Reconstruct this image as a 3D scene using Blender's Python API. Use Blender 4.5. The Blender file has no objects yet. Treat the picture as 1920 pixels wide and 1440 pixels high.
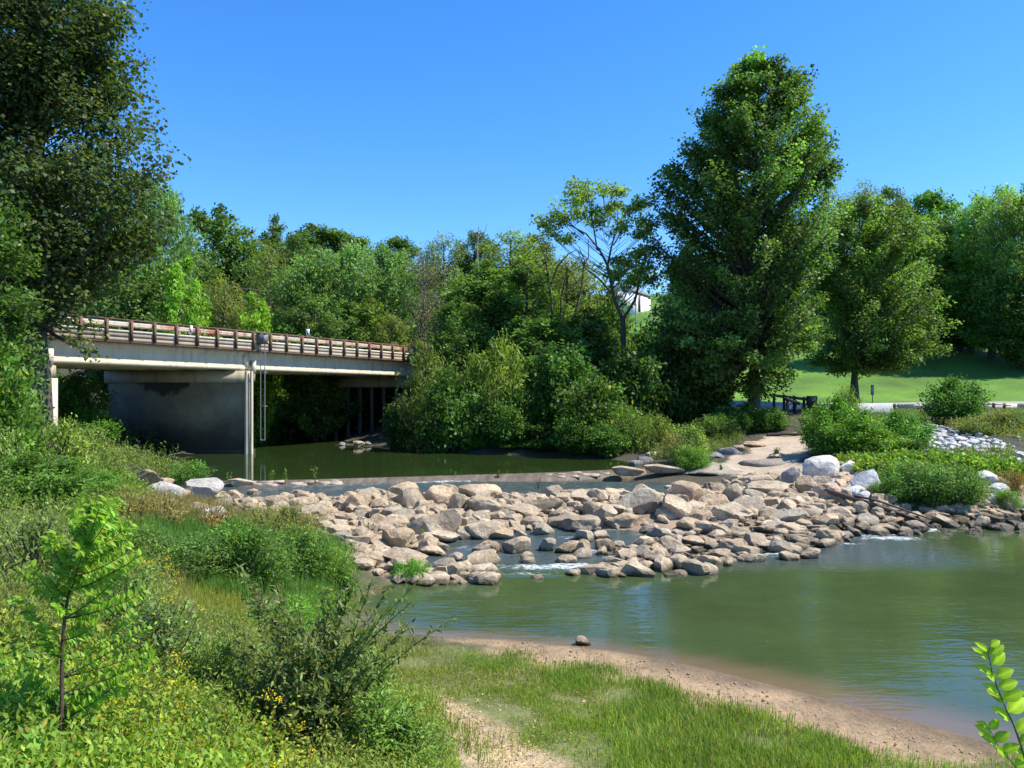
import bpy, math, random
import numpy as np
from mathutils import Vector, Matrix

# ------------------------------------------------------------------ camera, light, exposure
F, HY, CZ = 1442.0, 735.0, 4.9            # focal length in photo pixels, eye-level row, eye height over the lower pool
SC = bpy.context.scene
COL = SC.collection
cam_d = bpy.data.cameras.new('camera')
cam_d.sensor_width = 36.0
cam_d.lens = 36.0 * F / 1920.0
cam_d.shift_y = (HY - 720.0) / 1920.0
cam_d.clip_start = 0.2
cam_d.clip_end = 3000.0
cam = bpy.data.objects.new('camera', cam_d)
cam.location = (0, 0, CZ)
cam.rotation_euler = (math.radians(90), 0, 0)
COL.objects.link(cam)
SC.camera = cam

SUN_TO = Vector((0.86, -0.06, 1.16)).normalized()
sun_el = math.asin(SUN_TO.z)
sun_rot = math.atan2(SUN_TO.x, SUN_TO.y)
world = bpy.data.worlds.new('World')
SC.world = world
world.use_nodes = True
wn = world.node_tree
wn.nodes.clear()
sky = wn.nodes.new('ShaderNodeTexSky')
sky.sky_type = 'NISHITA'
sky.sun_disc = False
sky.sun_elevation = sun_el
sky.sun_rotation = sun_rot
sky.altitude = 200
sky.air_density = 1.0
sky.dust_density = 0.15
sky.ozone_density = 7.0
hsv = wn.nodes.new('ShaderNodeHueSaturation')
hsv.inputs['Saturation'].default_value = 1.22
bg_n = wn.nodes.new('ShaderNodeBackground')
bg_n.inputs['Strength'].default_value = 0.15
wo = wn.nodes.new('ShaderNodeOutputWorld')
wn.links.new(sky.outputs[0], hsv.inputs['Color'])
wb = wn.nodes.new('ShaderNodeMix')
wb.data_type = 'RGBA'; wb.blend_type = 'MULTIPLY'
wb.inputs[0].default_value = 1.0
wb.inputs[7].default_value = (1.06, 1.02, 1.10, 1)          # white balance of the phone picture, the same all over the sky
wn.links.new(hsv.outputs[0], wb.inputs[6])
wn.links.new(wb.outputs[2], bg_n.inputs[0])
wn.links.new(bg_n.outputs[0], wo.inputs[0])
sun_d = bpy.data.lights.new('sun', 'SUN')
sun_d.energy = 4.9
sun_d.angle = math.radians(0.5)
sun_d.color = (1.0, 0.93, 0.80)
sun = bpy.data.objects.new('sun', sun_d)
sun.rotation_euler = SUN_TO.to_track_quat('Z', 'Y').to_euler()
COL.objects.link(sun)
SC.view_settings.view_transform = 'Standard'
SC.view_settings.look = 'None'
SC.view_settings.gamma = 1.0
SC.view_settings.use_curve_mapping = False
SC.view_settings.exposure = 0.72
SC.cycles.max_bounces = 6
SC.cycles.diffuse_bounces = 3
SC.cycles.glossy_bounces = 3
SC.cycles.transmission_bounces = 4
SC.cycles.sample_clamp_indirect = 6.0

rng = np.random.default_rng(11)
R = random.Random(5)
PI = math.pi

# ------------------------------------------------------------------ pixel <-> place
def at(px, py, D):
    return np.array([(px - 960.0) / F * D, D, CZ - (py - HY) / F * D])

def G(px, py, z):
    D = F * (CZ - z) / (py - HY)
    return ((px - 960.0) / F * D, D, z)

# ------------------------------------------------------------------ value noise
_LAT = rng.random((256, 256))
def vnoise(x, y):
    x = np.asarray(x, float); y = np.asarray(y, float)
    xi = np.floor(x).astype(int); yi = np.floor(y).astype(int)
    fx = x - xi; fy = y - yi
    fx = fx * fx * (3 - 2 * fx); fy = fy * fy * (3 - 2 * fy)
    a = _LAT[xi & 255, yi & 255]; b = _LAT[(xi + 1) & 255, yi & 255]
    c = _LAT[xi & 255, (yi + 1) & 255]; d = _LAT[(xi + 1) & 255, (yi + 1) & 255]
    return (a * (1 - fx) + b * fx) * (1 - fy) + (c * (1 - fx) + d * fx) * fy - 0.5

def fbm(x, y, o=3):
    s, a = 0.0, 1.0
    for k in range(o):
        s = s + a * vnoise(x * 2 ** k + 17.3 * k, y * 2 ** k + 5.1 * k)
        a *= 0.5
    return s

def sstep(a, b, x):
    t = np.clip((x - a) / (b - a), 0, 1)
    return t * t * (3 - 2 * t)

# ------------------------------------------------------------------ terrain heights
BR_TH = math.radians(30.0)
BD = np.array([math.sin(BR_TH), math.cos(BR_TH)])
BN = np.array([BD[1], -BD[0]])                 # outward, towards the camera side
BP = np.array([-17.16, 50.0])                  # near end of the river pier
def bxy(s, t=0.0):
    return BP + BD * s + BN * t

PTS = []
def g(px, py, z): PTS.append(G(px, py, z))
def p(x, y, z): PTS.append((x, y, z))
SHORE = [(640, 1160), (720, 1185), (800, 1193), (880, 1194), (950, 1197), (1100, 1212), (1250, 1237), (1400, 1272), (1550, 1310), (1700, 1350), (1850, 1390), (1960, 1425)]
for q in SHORE[1:]: g(q[0], q[1], 0.0)
for q in [(650, 1140), (700, 1105), (800, 1090)]: g(q[0], q[1], -0.02)
for x, y in [(0, 17), (4, 16.5), (8, 17), (15, 20), (10, 21), (18, 25), (25, 20), (14, 14), (25, 12), (20, 15), (30, 24), (60, 22), (40, 8), (3, 19.5)]: p(x, y, -0.9)
for x, y in [(24, 5), (14, 10.2)]: p(x, y, -0.5)
for a in [(1000, 1300, .32), (1300, 1400, .38), (960, 1440, .62), (1600, 1440, .30), (850, 1400, .75), (900, 1230, .16), (1100, 1260, .2), (1400, 1340, .2), (1250, 1290, .17), (760, 1230, .3), (800, 1300, .5)]: g(*a)
p(0, 4.5, 1.9); p(0, 0, 3.25); p(0, -12, 3.6); p(5, 3, 1.7); p(7, 6, .55); p(12, 5.5, .3); p(9, 0, 2.6); p(3, 6.2, .95); p(30, -10, 2)
p(-3.5, 5.5, 2.1); p(-6.5, 9, 2.0); p(-10, 15, 2.0); p(-2.5, 8, 1.15); p(-1.5, 5, 1.85); p(-8, 5, 2.7)
for a in [(350, 1140, 1.15), (600, 1340, 1.0), (720, 1270, .55), (600, 1110, .45), (480, 1120, .75), (300, 1060, 1.35), (200, 990, 1.75), (100, 930, 2.2), (215, 900, 1.35), (330, 920, 1.05), (420, 985, .75), (520, 1010, .6), (640, 1040, .42), (450, 1200, 1.05), (250, 1250, 1.6)]: g(*a)
p(-20, 25, 2.5); p(-20, 32, 2.7); p(-24, 39, 3.2); p(-30, 26, 5.5); p(-36, 14, 6.2); p(-20, 6, 3.6); p(-24.5, 44, 2.2); p(-22.5, 43, 1.2); p(-16, 22, 2.2)
for x, y in [(-15, 42), (-10, 45), (-5, 42), (0, 43), (-12, 52), (-17, 62), (-5, 48), (-18, 52), (-19, 46), (3, 41), (-24, 68), (-32, 80)]: p(x, y, -0.1)
for a in [(560, 836, .9), (700, 838, .9), (870, 848, .9), (1000, 855, .9), (1130, 860, .9), (1205, 872, .95)]: g(*a)
p(-13, 64, 1.2); p(-2.3, 56, 2.0); p(-2, 62, 4.2); p(-6, 61, 1.7); p(-6, 75, 6.5); p(2, 76, 7.2); p(-10, 72, 3.0); p(-14, 80, 3.0); p(-20, 96, 4.5); p(5, 52, 2.4); p(6, 60, 3.6); p(11, 62, 3.3)
p(-27, 56, 2.0); p(-33, 62, 3); p(-45, 75, 5); p(-32, 46, 4.5); p(-60, 50, 7)
for a in [(1300, 872, 1.1), (1440, 882, 1.0), (1400, 842, 1.35), (1480, 816, 1.8), (1300, 822, 1.6), (1250, 850, 1.25)]: g(*a)
for x in (-12, -8, -4, 0, 4, 8): p(x, 33.3, .30)
for x in (-12, -8, -4, 0, 4, 8): p(x, 31.0, .68)
for x in (-10, -6, -2, 2, 6, 10): p(x, 29, .56)
for x in (-6, -3): p(x, 25, .22)
p(-4, 21.5, .1); p(0, 25.5, -.15); p(-.5, 23, -.35); p(3, 25.2, -.1); p(4.5, 23, -.35); p(7, 25.5, -.1); p(9, 25, -.4); p(6, 27.3, .42); p(-1, 27, .36)
for a in [(1700, 988, -.05), (1800, 980, 0), (1900, 976, 0), (1600, 935, .75), (1700, 952, .35), (1530, 892, 1.1), (1750, 905, 1.2), (1650, 862, 1.6), (1850, 858, 1.8), (1800, 832, 2.2), (1910, 845, 2.0), (1790, 800, 2.7), (1900, 782, 3.1), (1560, 960, .3), (1860, 950, .45), (1600, 1005, -.1)]: g(*a)
p(36, 38, 2.0); p(60, 40, 2.6); p(100, 30, 3)
p(30, 66, 3.45); p(50, 66, 3.5); p(20, 64, 3.4); p(18.9, 60, 3.1); p(40, 74, 4.0); p(60, 74, 4.2); p(28, 76, 4.0)
p(40, 92, 6.6); p(60, 95, 7.9); p(28, 92, 6.2); p(60, 130, 16); p(36, 130, 15); p(24, 150, 20.5); p(10, 150, 20.5); p(0, 112, 12); p(-10, 96, 8); p(-30, 112, 10); p(-60, 120, 14)
p(0, 200, 30); p(80, 200, 32); p(-80, 200, 30); p(90, 110, 14)
for x, y, z in [(300, 500, 40), (-300, 500, 40), (0, 600, 42), (200, 50, 8), (250, -80, 6), (-200, 20, 12), (0, -150, 6), (-150, -150, 8), (300, 200, 20), (-300, 200, 25)]: p(x, y, z)
PTS = np.array(PTS)
_c = 1.0
def _phi(d2): return np.sqrt(d2 + _c * _c)
_A = _phi(((PTS[:, None, :2] - PTS[None, :, :2]) ** 2).sum(-1)) - 0.05 * np.eye(len(PTS))
_P = np.c_[np.ones(len(PTS)), PTS[:, :2]]
_M = np.block([[_A, _P], [_P.T, np.zeros((3, 3))]])
_w = np.linalg.solve(_M, np.r_[PTS[:, 2], 0, 0, 0])
def hgt(x, y):
    x = np.asarray(x, float).ravel(); y = np.asarray(y, float).ravel()
    out = np.empty(len(x))
    for i in range(0, len(x), 20000):
        xx, yy = x[i:i + 20000], y[i:i + 20000]
        d2 = (xx[:, None] - PTS[None, :, 0]) ** 2 + (yy[:, None] - PTS[None, :, 1]) ** 2
        out[i:i + 20000] = _phi(d2) @ _w[:-3] + _w[-3] + _w[-2] * xx + _w[-1] * yy
    return out
def h1(x, y): return float(hgt([x], [y])[0])

def hit(px, py, d0=3.0, d1=260.0):
    D = np.geomspace(d0, d1, 500)
    X = (px - 960.0) / F * D
    Z = CZ - (py - HY) / F * D
    below = Z < hgt(X, D)
    k = int(np.argmax(below)) if below.any() else 499
    if k == 0: k = 1
    a, b = D[k - 1], D[k]
    Ds = np.linspace(a, b, 12)
    below = (CZ - (py - HY) / F * Ds) < hgt((px - 960.0) / F * Ds, Ds)
    d = Ds[int(np.argmax(below))] if below.any() else b
    x = (px - 960.0) / F * d
    return np.array([x, d, h1(x, d)])

def inpoly(x, y, poly):
    poly = np.asarray(poly, float)
    ins = np.zeros(np.shape(x), bool)
    j = len(poly) - 1
    for i in range(len(poly)):
        xi, yi = poly[i]; xj, yj = poly[j]
        c = ((yi > y) != (yj > y)) & (x < (xj - xi) * (y - yi) / (yj - yi + 1e-12) + xi)
        ins ^= c
        j = i
    return ins

def wpoly(pix, **k):
    return [tuple(hit(a, b, **k)[:2]) for a, b in pix]

def scatter(poly, n):
    poly = np.asarray(poly, float)
    lo, hi = poly.min(0), poly.max(0)
    out = []
    tot = 0
    while tot < n:
        q = lo + (hi - lo) * rng.random((n * 3, 2))
        q = q[inpoly(q[:, 0], q[:, 1], poly)]
        out.append(q); tot += len(q)
        if len(q) == 0: break
    q = np.concatenate(out)[:n]
    return np.c_[q, hgt(q[:, 0], q[:, 1])]

# ------------------------------------------------------------------ object helpers
def tag(o, label=None, cat=None, group=None, kind=None):
    if label: o['label'] = label
    if cat: o['category'] = cat
    if group: o['group'] = group
    if kind: o['kind'] = kind
    return o

def link(o, parent=None):
    COL.objects.link(o)
    if parent is not None: o.parent = parent
    return o

def thing(name, loc, label, cat, group=None, rz=0.0):
    o = bpy.data.objects.new(name, None)
    o.empty_display_size = 0.2
    o.location = tuple(float(v) for v in loc)
    o.rotation_euler = (0, 0, rz)
    link(o)
    return tag(o, label, cat, group)

class Acc:
    """collects quads, triangles and colours and makes one mesh"""
    def __init__(s):
        s.v, s.q, s.t, s.c, s.n = [], [], [], [], 0
        s.has_c = False
    def add(s, v, q=None, t=None, c=None):
        v = np.asarray(v, float).reshape(-1, 3)
        if q is not None and len(q): s.q.append(np.asarray(q, int).reshape(-1, 4) + s.n)
        if t is not None and len(t): s.t.append(np.asarray(t, int).reshape(-1, 3) + s.n)
        if c is None: c = np.ones((len(v), 3))
        else: s.has_c = True
        s.c.append(np.broadcast_to(np.asarray(c, float).reshape(-1, 3), (len(v), 3)))
        s.v.append(v); s.n += len(v)
    def mesh(s, name, mat, smooth=False):
        me = bpy.data.meshes.new(name)
        v = np.concatenate(s.v)
        q = np.concatenate(s.q) if s.q else np.zeros((0, 4), int)
        t = np.concatenate(s.t) if s.t else np.zeros((0, 3), int)
        me.vertices.add(len(v)); me.vertices.foreach_set('co', v.ravel().astype(np.float32))
        nl = q.size + t.size
        me.loops.add(nl)
        me.loops.foreach_set('vertex_index', np.concatenate([q.ravel(), t.ravel()]).astype(np.int32))
        me.polygons.add(len(q) + len(t))
        st = np.concatenate([np.arange(len(q)) * 4, q.size + np.arange(len(t)) * 3]).astype(np.int32)
        me.polygons.foreach_set('loop_start', st)
        if smooth: me.polygons.foreach_set('use_smooth', np.ones(len(st), bool))
        if s.has_c:
            a = me.attributes.new('tint', 'FLOAT_COLOR', 'POINT')
            c = np.concatenate(s.c)
            a.data.foreach_set('color', np.c_[c, np.ones(len(c))].ravel().astype(np.float32))
        me.update(calc_edges=True)
        if mat is not None: me.materials.append(mat)
        return me
    def obj(s, name, mat, parent=None, smooth=False):
        return link(bpy.data.objects.new(name, s.mesh(name, mat, smooth)), parent)

BOXQ = [(0, 3, 2, 1), (4, 5, 6, 7), (0, 1, 5, 4), (1, 2, 6, 5), (2, 3, 7, 6), (3, 0, 4, 7)]
def box(acc, x0, x1, y0, y1, z0, z1, M=None, c=None):
    v = np.array([(x0, y0, z0), (x1, y0, z0), (x1, y1, z0), (x0, y1, z0), (x0, y0, z1), (x1, y0, z1), (x1, y1, z1), (x0, y1, z1)], float)
    if M is not None: v = M(v)
    acc.add(v, BOXQ, c=c)

def extrude(acc, prof, s0, s1, M, n=1, c=None):
    """prof: closed list of (t, z) points, swept along s"""
    m = len(prof)
    ss = np.linspace(s0, s1, n + 1)
    v = np.array([(s, t, z) for s in ss for t, z in prof], float)
    q = []
    for k in range(n):
        for i in range(m):
            j = (i + 1) % m
            q.append((k * m + i, k * m + j, (k + 1) * m + j, (k + 1) * m + i))
    v2 = M(v)
    acc.add(v2, q, c=c)
    for k, flip in ((0, True), (n, False)):
        ring = [k * m + i for i in range(m)]
        cen = v2[ring].mean(0)
        t = [(0, (i + 1) % m + 1, i + 1) if not flip else (0, i + 1, (i + 1) % m + 1) for i in range(m)]
        acc.add(np.vstack([cen, v2[ring]]), t=t, c=c)

def tube(acc, path, r0, r1, sides=5, c=None, cap=False):
    P = np.asarray(path, float)
    n = len(P)
    T = np.gradient(P, axis=0)
    T /= np.linalg.norm(T, axis=1)[:, None] + 1e-9
    ref = np.array([0.13, 0.21, 0.97]) if abs(T[:, 2]).mean() < 0.8 else np.array([0.97, 0.13, 0.05])
    U = np.cross(T, ref); U /= np.linalg.norm(U, axis=1)[:, None] + 1e-9
    V = np.cross(T, U)
    r = np.linspace(r0, r1, n) if np.isscalar(r0) else np.asarray(r0)
    a = np.arange(sides) * 2 * PI / sides
    v = P[:, None, :] + r[:, None, None] * (np.cos(a)[None, :, None] * U[:, None, :] + np.sin(a)[None, :, None] * V[:, None, :])
    k, i = np.meshgrid(np.arange(n - 1), np.arange(sides), indexing='ij')
    j = (i + 1) % sides
    q = np.stack([k * sides + i, k * sides + j, (k + 1) * sides + j, (k + 1) * sides + i], -1).reshape(-1, 4)
    v = v.reshape(-1, 3)
    acc.add(v, q, c=c)
    if cap:
        for e, kk in ((0, 0), (n - 1, n - 1)):
            t = [(0, i + 1, (i + 1) % sides + 1) for i in range(sides)]
            acc.add(np.vstack([P[e], v[kk * sides:(kk + 1) * sides]]), t=t, c=c)

# ------------------------------------------------------------------ materials
def newmat(name):
    m = bpy.data.materials.new(name)
    m.use_nodes = True
    nt = m.node_tree
    for n in list(nt.nodes):
        if n.type not in ('BSDF_PRINCIPLED', 'OUTPUT_MATERIAL'): nt.nodes.remove(n)
    return m, nt, nt.nodes['Principled BSDF']

def N(nt, kind, **kw):
    n = nt.nodes.new('ShaderNode' + kind)
    for k, v in kw.items():
        if k.startswith('i_'):
            n.inputs[k[2:].replace('_', ' ')].default_value = v
        else:
            setattr(n, k, v)
    return n

def noise(nt, scale, detail=5, rough=0.6, vec=None, sx=None):
    n = N(nt, 'TexNoise')
    n.inputs['Scale'].default_value = scale
    n.inputs['Detail'].default_value = detail
    n.inputs['Roughness'].default_value = rough
    if vec is not None: nt.links.new(vec, n.inputs['Vector'])
    return n.outputs['Fac']

def ramp(nt, fac, stops):
    n = N(nt, 'ValToRGB')
    e = n.color_ramp.elements
    while len(e) < len(stops): e.new(0.5)
    for el, (pos, c) in zip(e, stops):
        el.position = pos
        el.color = (*c, 1) if len(c) == 3 else c
    nt.links.new(fac, n.inputs['Fac'])
    return n.outputs['Color']

def mixc(nt, fac, a, b, mode='MIX'):
    n = N(nt, 'Mix', data_type='RGBA', blend_type=mode)
    for sock, v in ((n.inputs[0], fac), (n.inputs[6], a), (n.inputs[7], b)):
        if hasattr(v, 'is_output'): nt.links.new(v, sock)
        elif isinstance(v, (int, float)): sock.default_value = v
        else: sock.default_value = (*v, 1)
    return n.outputs[2]

def math_n(nt, op, a, b=None, clamp=False):
    n = N(nt, 'Math', operation=op, use_clamp=clamp)
    for i, v in enumerate((a, b)):
        if v is None: continue
        if hasattr(v, 'is_output'): nt.links.new(v, n.inputs[i])
        else: n.inputs[i].default_value = v
    return n.outputs[0]

def bump(nt, h, strength, dist, bsdf, chain=None):
    n = N(nt, 'Bump')
    n.inputs['Strength'].default_value = strength
    n.inputs['Distance'].default_value = dist
    nt.links.new(h, n.inputs['Height'])
    if chain is not None: nt.links.new(chain, n.inputs['Normal'])
    if bsdf is not None: nt.links.new(n.outputs[0], bsdf.inputs['Normal'])
    return n.outputs[0]

def coords(nt, kind='Object'):
    return N(nt, 'TexCoord').outputs[kind]

def scaled(nt, vec, s):
    n = N(nt, 'Mapping')
    n.inputs['Scale'].default_value = s
    nt.links.new(vec, n.inputs['Vector'])
    return n.outputs[0]

def leaf_mat(name, rough=0.5, trans=0.3, spec=0.35):
    m, nt, b = newmat(name)
    a = N(nt, 'Attribute', attribute_name='tint')
    oi = N(nt, 'ObjectInfo')
    c = mixc(nt, 1.0, a.outputs['Color'], oi.outputs['Color'], 'MULTIPLY')
    c = mixc(nt, 1.0, c, (1.38, 1.46, 1.12), 'MULTIPLY')
    nt.links.new(c, b.inputs['Base Color'])
    b.inputs['Roughness'].default_value = rough
    b.inputs['Specular IOR Level'].default_value = spec
    tr = N(nt, 'BsdfTranslucent')
    c2 = mixc(nt, 1.0, c, (1.5, 1.6, 0.6), 'MULTIPLY')
    nt.links.new(c2, tr.inputs['Color'])
    mx = N(nt, 'MixShader')
    mx.inputs[0].default_value = trans
    nt.links.new(b.outputs[0], mx.inputs[1])
    nt.links.new(tr.outputs[0], mx.inputs[2])
    nt.links.new(mx.outputs[0], nt.nodes['Material Output'].inputs[0])
    return m
LEAF = leaf_mat('leaf', 0.5, 0.40, 0.22)
GRASSM = leaf_mat('grass_blade', 0.55, 0.45, 0.2)

def bark_mat(name, c0, c1, scale=6):
    m, nt, b = newmat(name)
    v = scaled(nt, coords(nt), (1, 1, 0.25))
    n = noise(nt, scale, 6, 0.65, v)
    nt.links.new(ramp(nt, n, [(0.3, c0), (0.7, c1)]), b.inputs['Base Color'])
    b.inputs['Roughness'].default_value = 0.9
    bump(nt, n, 0.6, 0.05, b)
    return m
BARK = bark_mat('bark', (0.035, 0.028, 0.022), (0.11, 0.095, 0.075))
BARK_PALE = bark_mat('pale_bark', (0.14, 0.12, 0.10), (0.42, 0.39, 0.34), 3)
DEADWOOD = bark_mat('dead_wood', (0.12, 0.10, 0.085), (0.26, 0.23, 0.20), 8)
STEM_BROWN = bark_mat('brown_stem', (0.05, 0.03, 0.018), (0.12, 0.075, 0.045), 20)

def rock_mat(name, cols, wet=True, rough=0.85, lichen=0.0):
    m, nt, b = newmat(name)
    tc = N(nt, 'TexCoord')
    geo = N(nt, 'NewGeometry')
    oi = N(nt, 'ObjectInfo')
    n1 = noise(nt, 1.1, 6, 0.62, geo.outputs['Position'])
    base = ramp(nt, n1, [(0.28, cols[0]), (0.5, cols[1]), (0.74, cols[2])])
    n2 = noise(nt, 11, 5, 0.7, geo.outputs['Position'])
    spk = ramp(nt, n2, [(0.30, (0.62, 0.60, 0.58)), (0.52, (1, 1, 1)), (0.75, (1.12, 1.1, 1.06))])
    base = mixc(nt, 0.75, base, spk, 'MULTIPLY')
    base = mixc(nt, 1.0, base, oi.outputs['Color'], 'MULTIPLY')
    n5 = noise(nt, 2.3, 7, 0.72, geo.outputs['Position'])
    dirt = ramp(nt, n5, [(0.52, (0, 0, 0)), (0.66, (1, 1, 1))])
    base = mixc(nt, math_n(nt, 'MULTIPLY', dirt, 0.52), base, (0.115, 0.085, 0.055) if wet else (0.22, 0.205, 0.18))
    if wet:
        sep = N(nt, 'SeparateXYZ'); nt.links.new(geo.outputs['Position'], sep.inputs[0])
        # waterline stain: wet dark rim up to a hand above the local water (0 in front, 0.5 at the sill)
        lvl = N(nt, 'MapRange'); nt.links.new(sep.outputs['Y'], lvl.inputs[0])
        lvl.inputs[1].default_value = 22; lvl.inputs[2].default_value = 33; lvl.inputs[3].default_value = 0.0; lvl.inputs[4].default_value = 0.34
        d = math_n(nt, 'SUBTRACT', sep.outputs['Z'], lvl.outputs[0])
        d = math_n(nt, 'ADD', d, math_n(nt, 'MULTIPLY', math_n(nt, 'SUBTRACT', n1, 0.5), -0.55))
        wf = N(nt, 'MapRange'); nt.links.new(d, wf.inputs[0])
        wf.inputs[1].default_value = 0.03; wf.inputs[2].default_value = 0.15; wf.inputs[3].default_value = 1.0; wf.inputs[4].default_value = 0.0
        dark = mixc(nt, 1.0, base, (0.19, 0.18, 0.12), 'MULTIPLY')
        base = mixc(nt, wf.outputs[0], base, dark)
        rr = N(nt, 'MapRange'); nt.links.new(wf.outputs[0], rr.inputs[0])
        rr.inputs[3].default_value = rough; rr.inputs[4].default_value = 0.35
        nt.links.new(rr.outputs[0], b.inputs['Roughness'])
    else:
        b.inputs['Roughness'].default_value = rough
    nt.links.new(base, b.inputs['Base Color'])
    n3 = noise(nt, 5, 8, 0.68, geo.outputs['Position'])
    c1 = bump(nt, n3, 0.8, 0.16, None)
    mus = noise(nt, 28, 5, 0.7, geo.outputs['Position'])
    bump(nt, mus, 0.35, 0.02, b, c1)
    return m
ROCK = rock_mat('tan_rock', [(0.285, 0.215, 0.138), (0.47, 0.368, 0.242), (0.61, 0.498, 0.345)])
ROCK_WHITE = rock_mat('white_rock', [(0.38, 0.375, 0.36), (0.64, 0.63, 0.605), (0.80, 0.79, 0.76)], wet=False)
ROCK_GREY = rock_mat('grey_rock', [(0.14, 0.14, 0.15), (0.26, 0.25, 0.25), (0.38, 0.37, 0.36)])
SLAB = rock_mat('slab_rock', [(0.25, 0.21, 0.17), (0.40, 0.34, 0.27), (0.52, 0.45, 0.36)], wet=False)

def plain(name, col, rough=0.7, metal=0.0, var=0.25, scale=3.0, bmp=0.2, stretch=(1, 1, 1)):
    m, nt, b = newmat(name)
    v = scaled(nt, coords(nt), stretch)
    n = noise(nt, scale, 6, 0.65, v)
    lo = tuple(x * (1 - var) for x in col); hi = tuple(min(1, x * (1 + var)) for x in col)
    nt.links.new(ramp(nt, n, [(0.3, lo), (0.7, hi)]), b.inputs['Base Color'])
    b.inputs['Roughness'].default_value = rough
    b.inputs['Metallic'].default_value = metal
    if bmp: bump(nt, noise(nt, scale * 8, 4, 0.6, v), bmp, 0.02, b)
    return m

def concrete_mat(name, col, streak=0.5, dark=(0.10, 0.09, 0.08), blotch=0.5):
    m, nt, b = newmat(name)
    v = coords(nt)
    n = noise(nt, 0.9, 7, 0.65, v)
    base = ramp(nt, n, [(0.25, tuple(c * 0.78 for c in col)), (0.55, col), (0.8, tuple(min(1, c * 1.12) for c in col))])
    s = noise(nt, 3.0, 4, 0.6, scaled(nt, v, (1, 1, 0.07)))
    sf = N(nt, 'MapRange'); nt.links.new(s, sf.inputs[0])
    sf.inputs[1].default_value = 0.52; sf.inputs[2].default_value = 0.72; sf.inputs[3].default_value = 0.0; sf.inputs[4].default_value = streak
    base = mixc(nt, sf.outputs[0], base, dark)
    nt.links.new(base, b.inputs['Base Color'])
    b.inputs['Roughness'].default_value = 0.85
    bump(nt, noise(nt, 24, 5, 0.65, v), 0.25, 0.02, b)
    return m
CONC = concrete_mat('girder_concrete', (0.66, 0.565, 0.405), 0.40)
CONC_CURB = concrete_mat('curb_concrete', (0.40, 0.33, 0.25), 0.45)
CONC_PALE = concrete_mat('pale_concrete', (0.62, 0.57, 0.47), 0.35)
RUST = plain('rusty_steel', (0.155, 0.085, 0.058), 0.8, 0.0, 0.45, 5)
GALV = plain('galvanised_steel', (0.32, 0.325, 0.34), 0.55, 0.3, 0.15, 6)
ASPHALT = plain('asphalt', (0.06, 0.058, 0.056), 0.9, 0, 0.2, 2)

def pier_mat():
    m, nt, b = newmat('stained_pier_concrete')
    geo = N(nt, 'NewGeometry')
    sep = N(nt, 'SeparateXYZ'); nt.links.new(geo.outputs['Position'], sep.inputs[0])
    n = noise(nt, 0.5, 7, 0.65, geo.outputs['Position'])
    base = ramp(nt, n, [(0.3, (0.19, 0.160, 0.11)), (0.7, (0.40, 0.345, 0.235))])
    # flood stain: black silt up to about two metres over the pool
    zz = math_n(nt, 'ADD', sep.outputs['Z'], math_n(nt, 'MULTIPLY', math_n(nt, 'SUBTRACT', n, 0.5), 1.6))
    f = N(nt, 'MapRange', interpolation_type='SMOOTHSTEP'); nt.links.new(zz, f.inputs[0])
    f.inputs[1].default_value = 1.6; f.inputs[2].default_value = 4.2; f.inputs[3].default_value = 0.93; f.inputs[4].default_value = 0.1
    base = mixc(nt, f.outputs[0], base, (0.030, 0.027, 0.022))
    # leak stain below the bearing shelf, about a third of the way along
    xs = math_n(nt, 'DIVIDE', math_n(nt, 'ADD', sep.outputs['X'], 22.6), 1.9)
    zs = math_n(nt, 'DIVIDE', math_n(nt, 'SUBTRACT', 5.62, sep.outputs['Z']), 0.95)
    r2 = math_n(nt, 'ADD', math_n(nt, 'POWER', math_n(nt, 'ABSOLUTE', xs), 2), math_n(nt, 'POWER', math_n(nt, 'ABSOLUTE', zs), 2))
    r2 = math_n(nt, 'ADD', r2, math_n(nt, 'MULTIPLY', math_n(nt, 'SUBTRACT', noise(nt, 1.6, 7, 0.7, geo.outputs['Position']), 0.5), 2.2))
    f2 = N(nt, 'MapRange'); nt.links.new(r2, f2.inputs[0])
    f2.inputs[1].default_value = 0.62; f2.inputs[2].default_value = 1.0; f2.inputs[3].default_value = 0.9; f2.inputs[4].default_value = 0.0
    base = mixc(nt, f2.outputs[0], base, (0.02, 0.02, 0.02))
    nt.links.new(base, b.inputs['Base Color'])
    b.inputs['Roughness'].default_value = 0.8
    bump(nt, noise(nt, 6, 6, 0.65, geo.outputs['Position']), 0.3, 0.05, b)
    return m
PIERM = pier_mat()

def wbeam_mat():
    m, nt, b = newmat('weathered_guard_rail')
    v = coords(nt)
    n = noise(nt, 0.55, 5, 0.7, v)
    c = ramp(nt, n, [(0.40, (0.40, 0.15, 0.07)), (0.47, (0.55, 0.38, 0.28)), (0.56, (0.62, 0.54, 0.43))])
    n2 = noise(nt, 5, 5, 0.7, v)
    c = mixc(nt, ramp(nt, n2, [(0.55, (0, 0, 0)), (0.68, (1, 1, 1))]), c, (0.28, 0.11, 0.06))
    nt.links.new(c, b.inputs['Base Color'])
    b.inputs['Roughness'].default_value = 0.6
    return m
WBEAM = wbeam_mat()
PILEM = plain('shade_dark_pile', (.10, .09, .075), .9, 0, .35, 3)  # colour darkened to paint in shade where sun reaches under the deck

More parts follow.
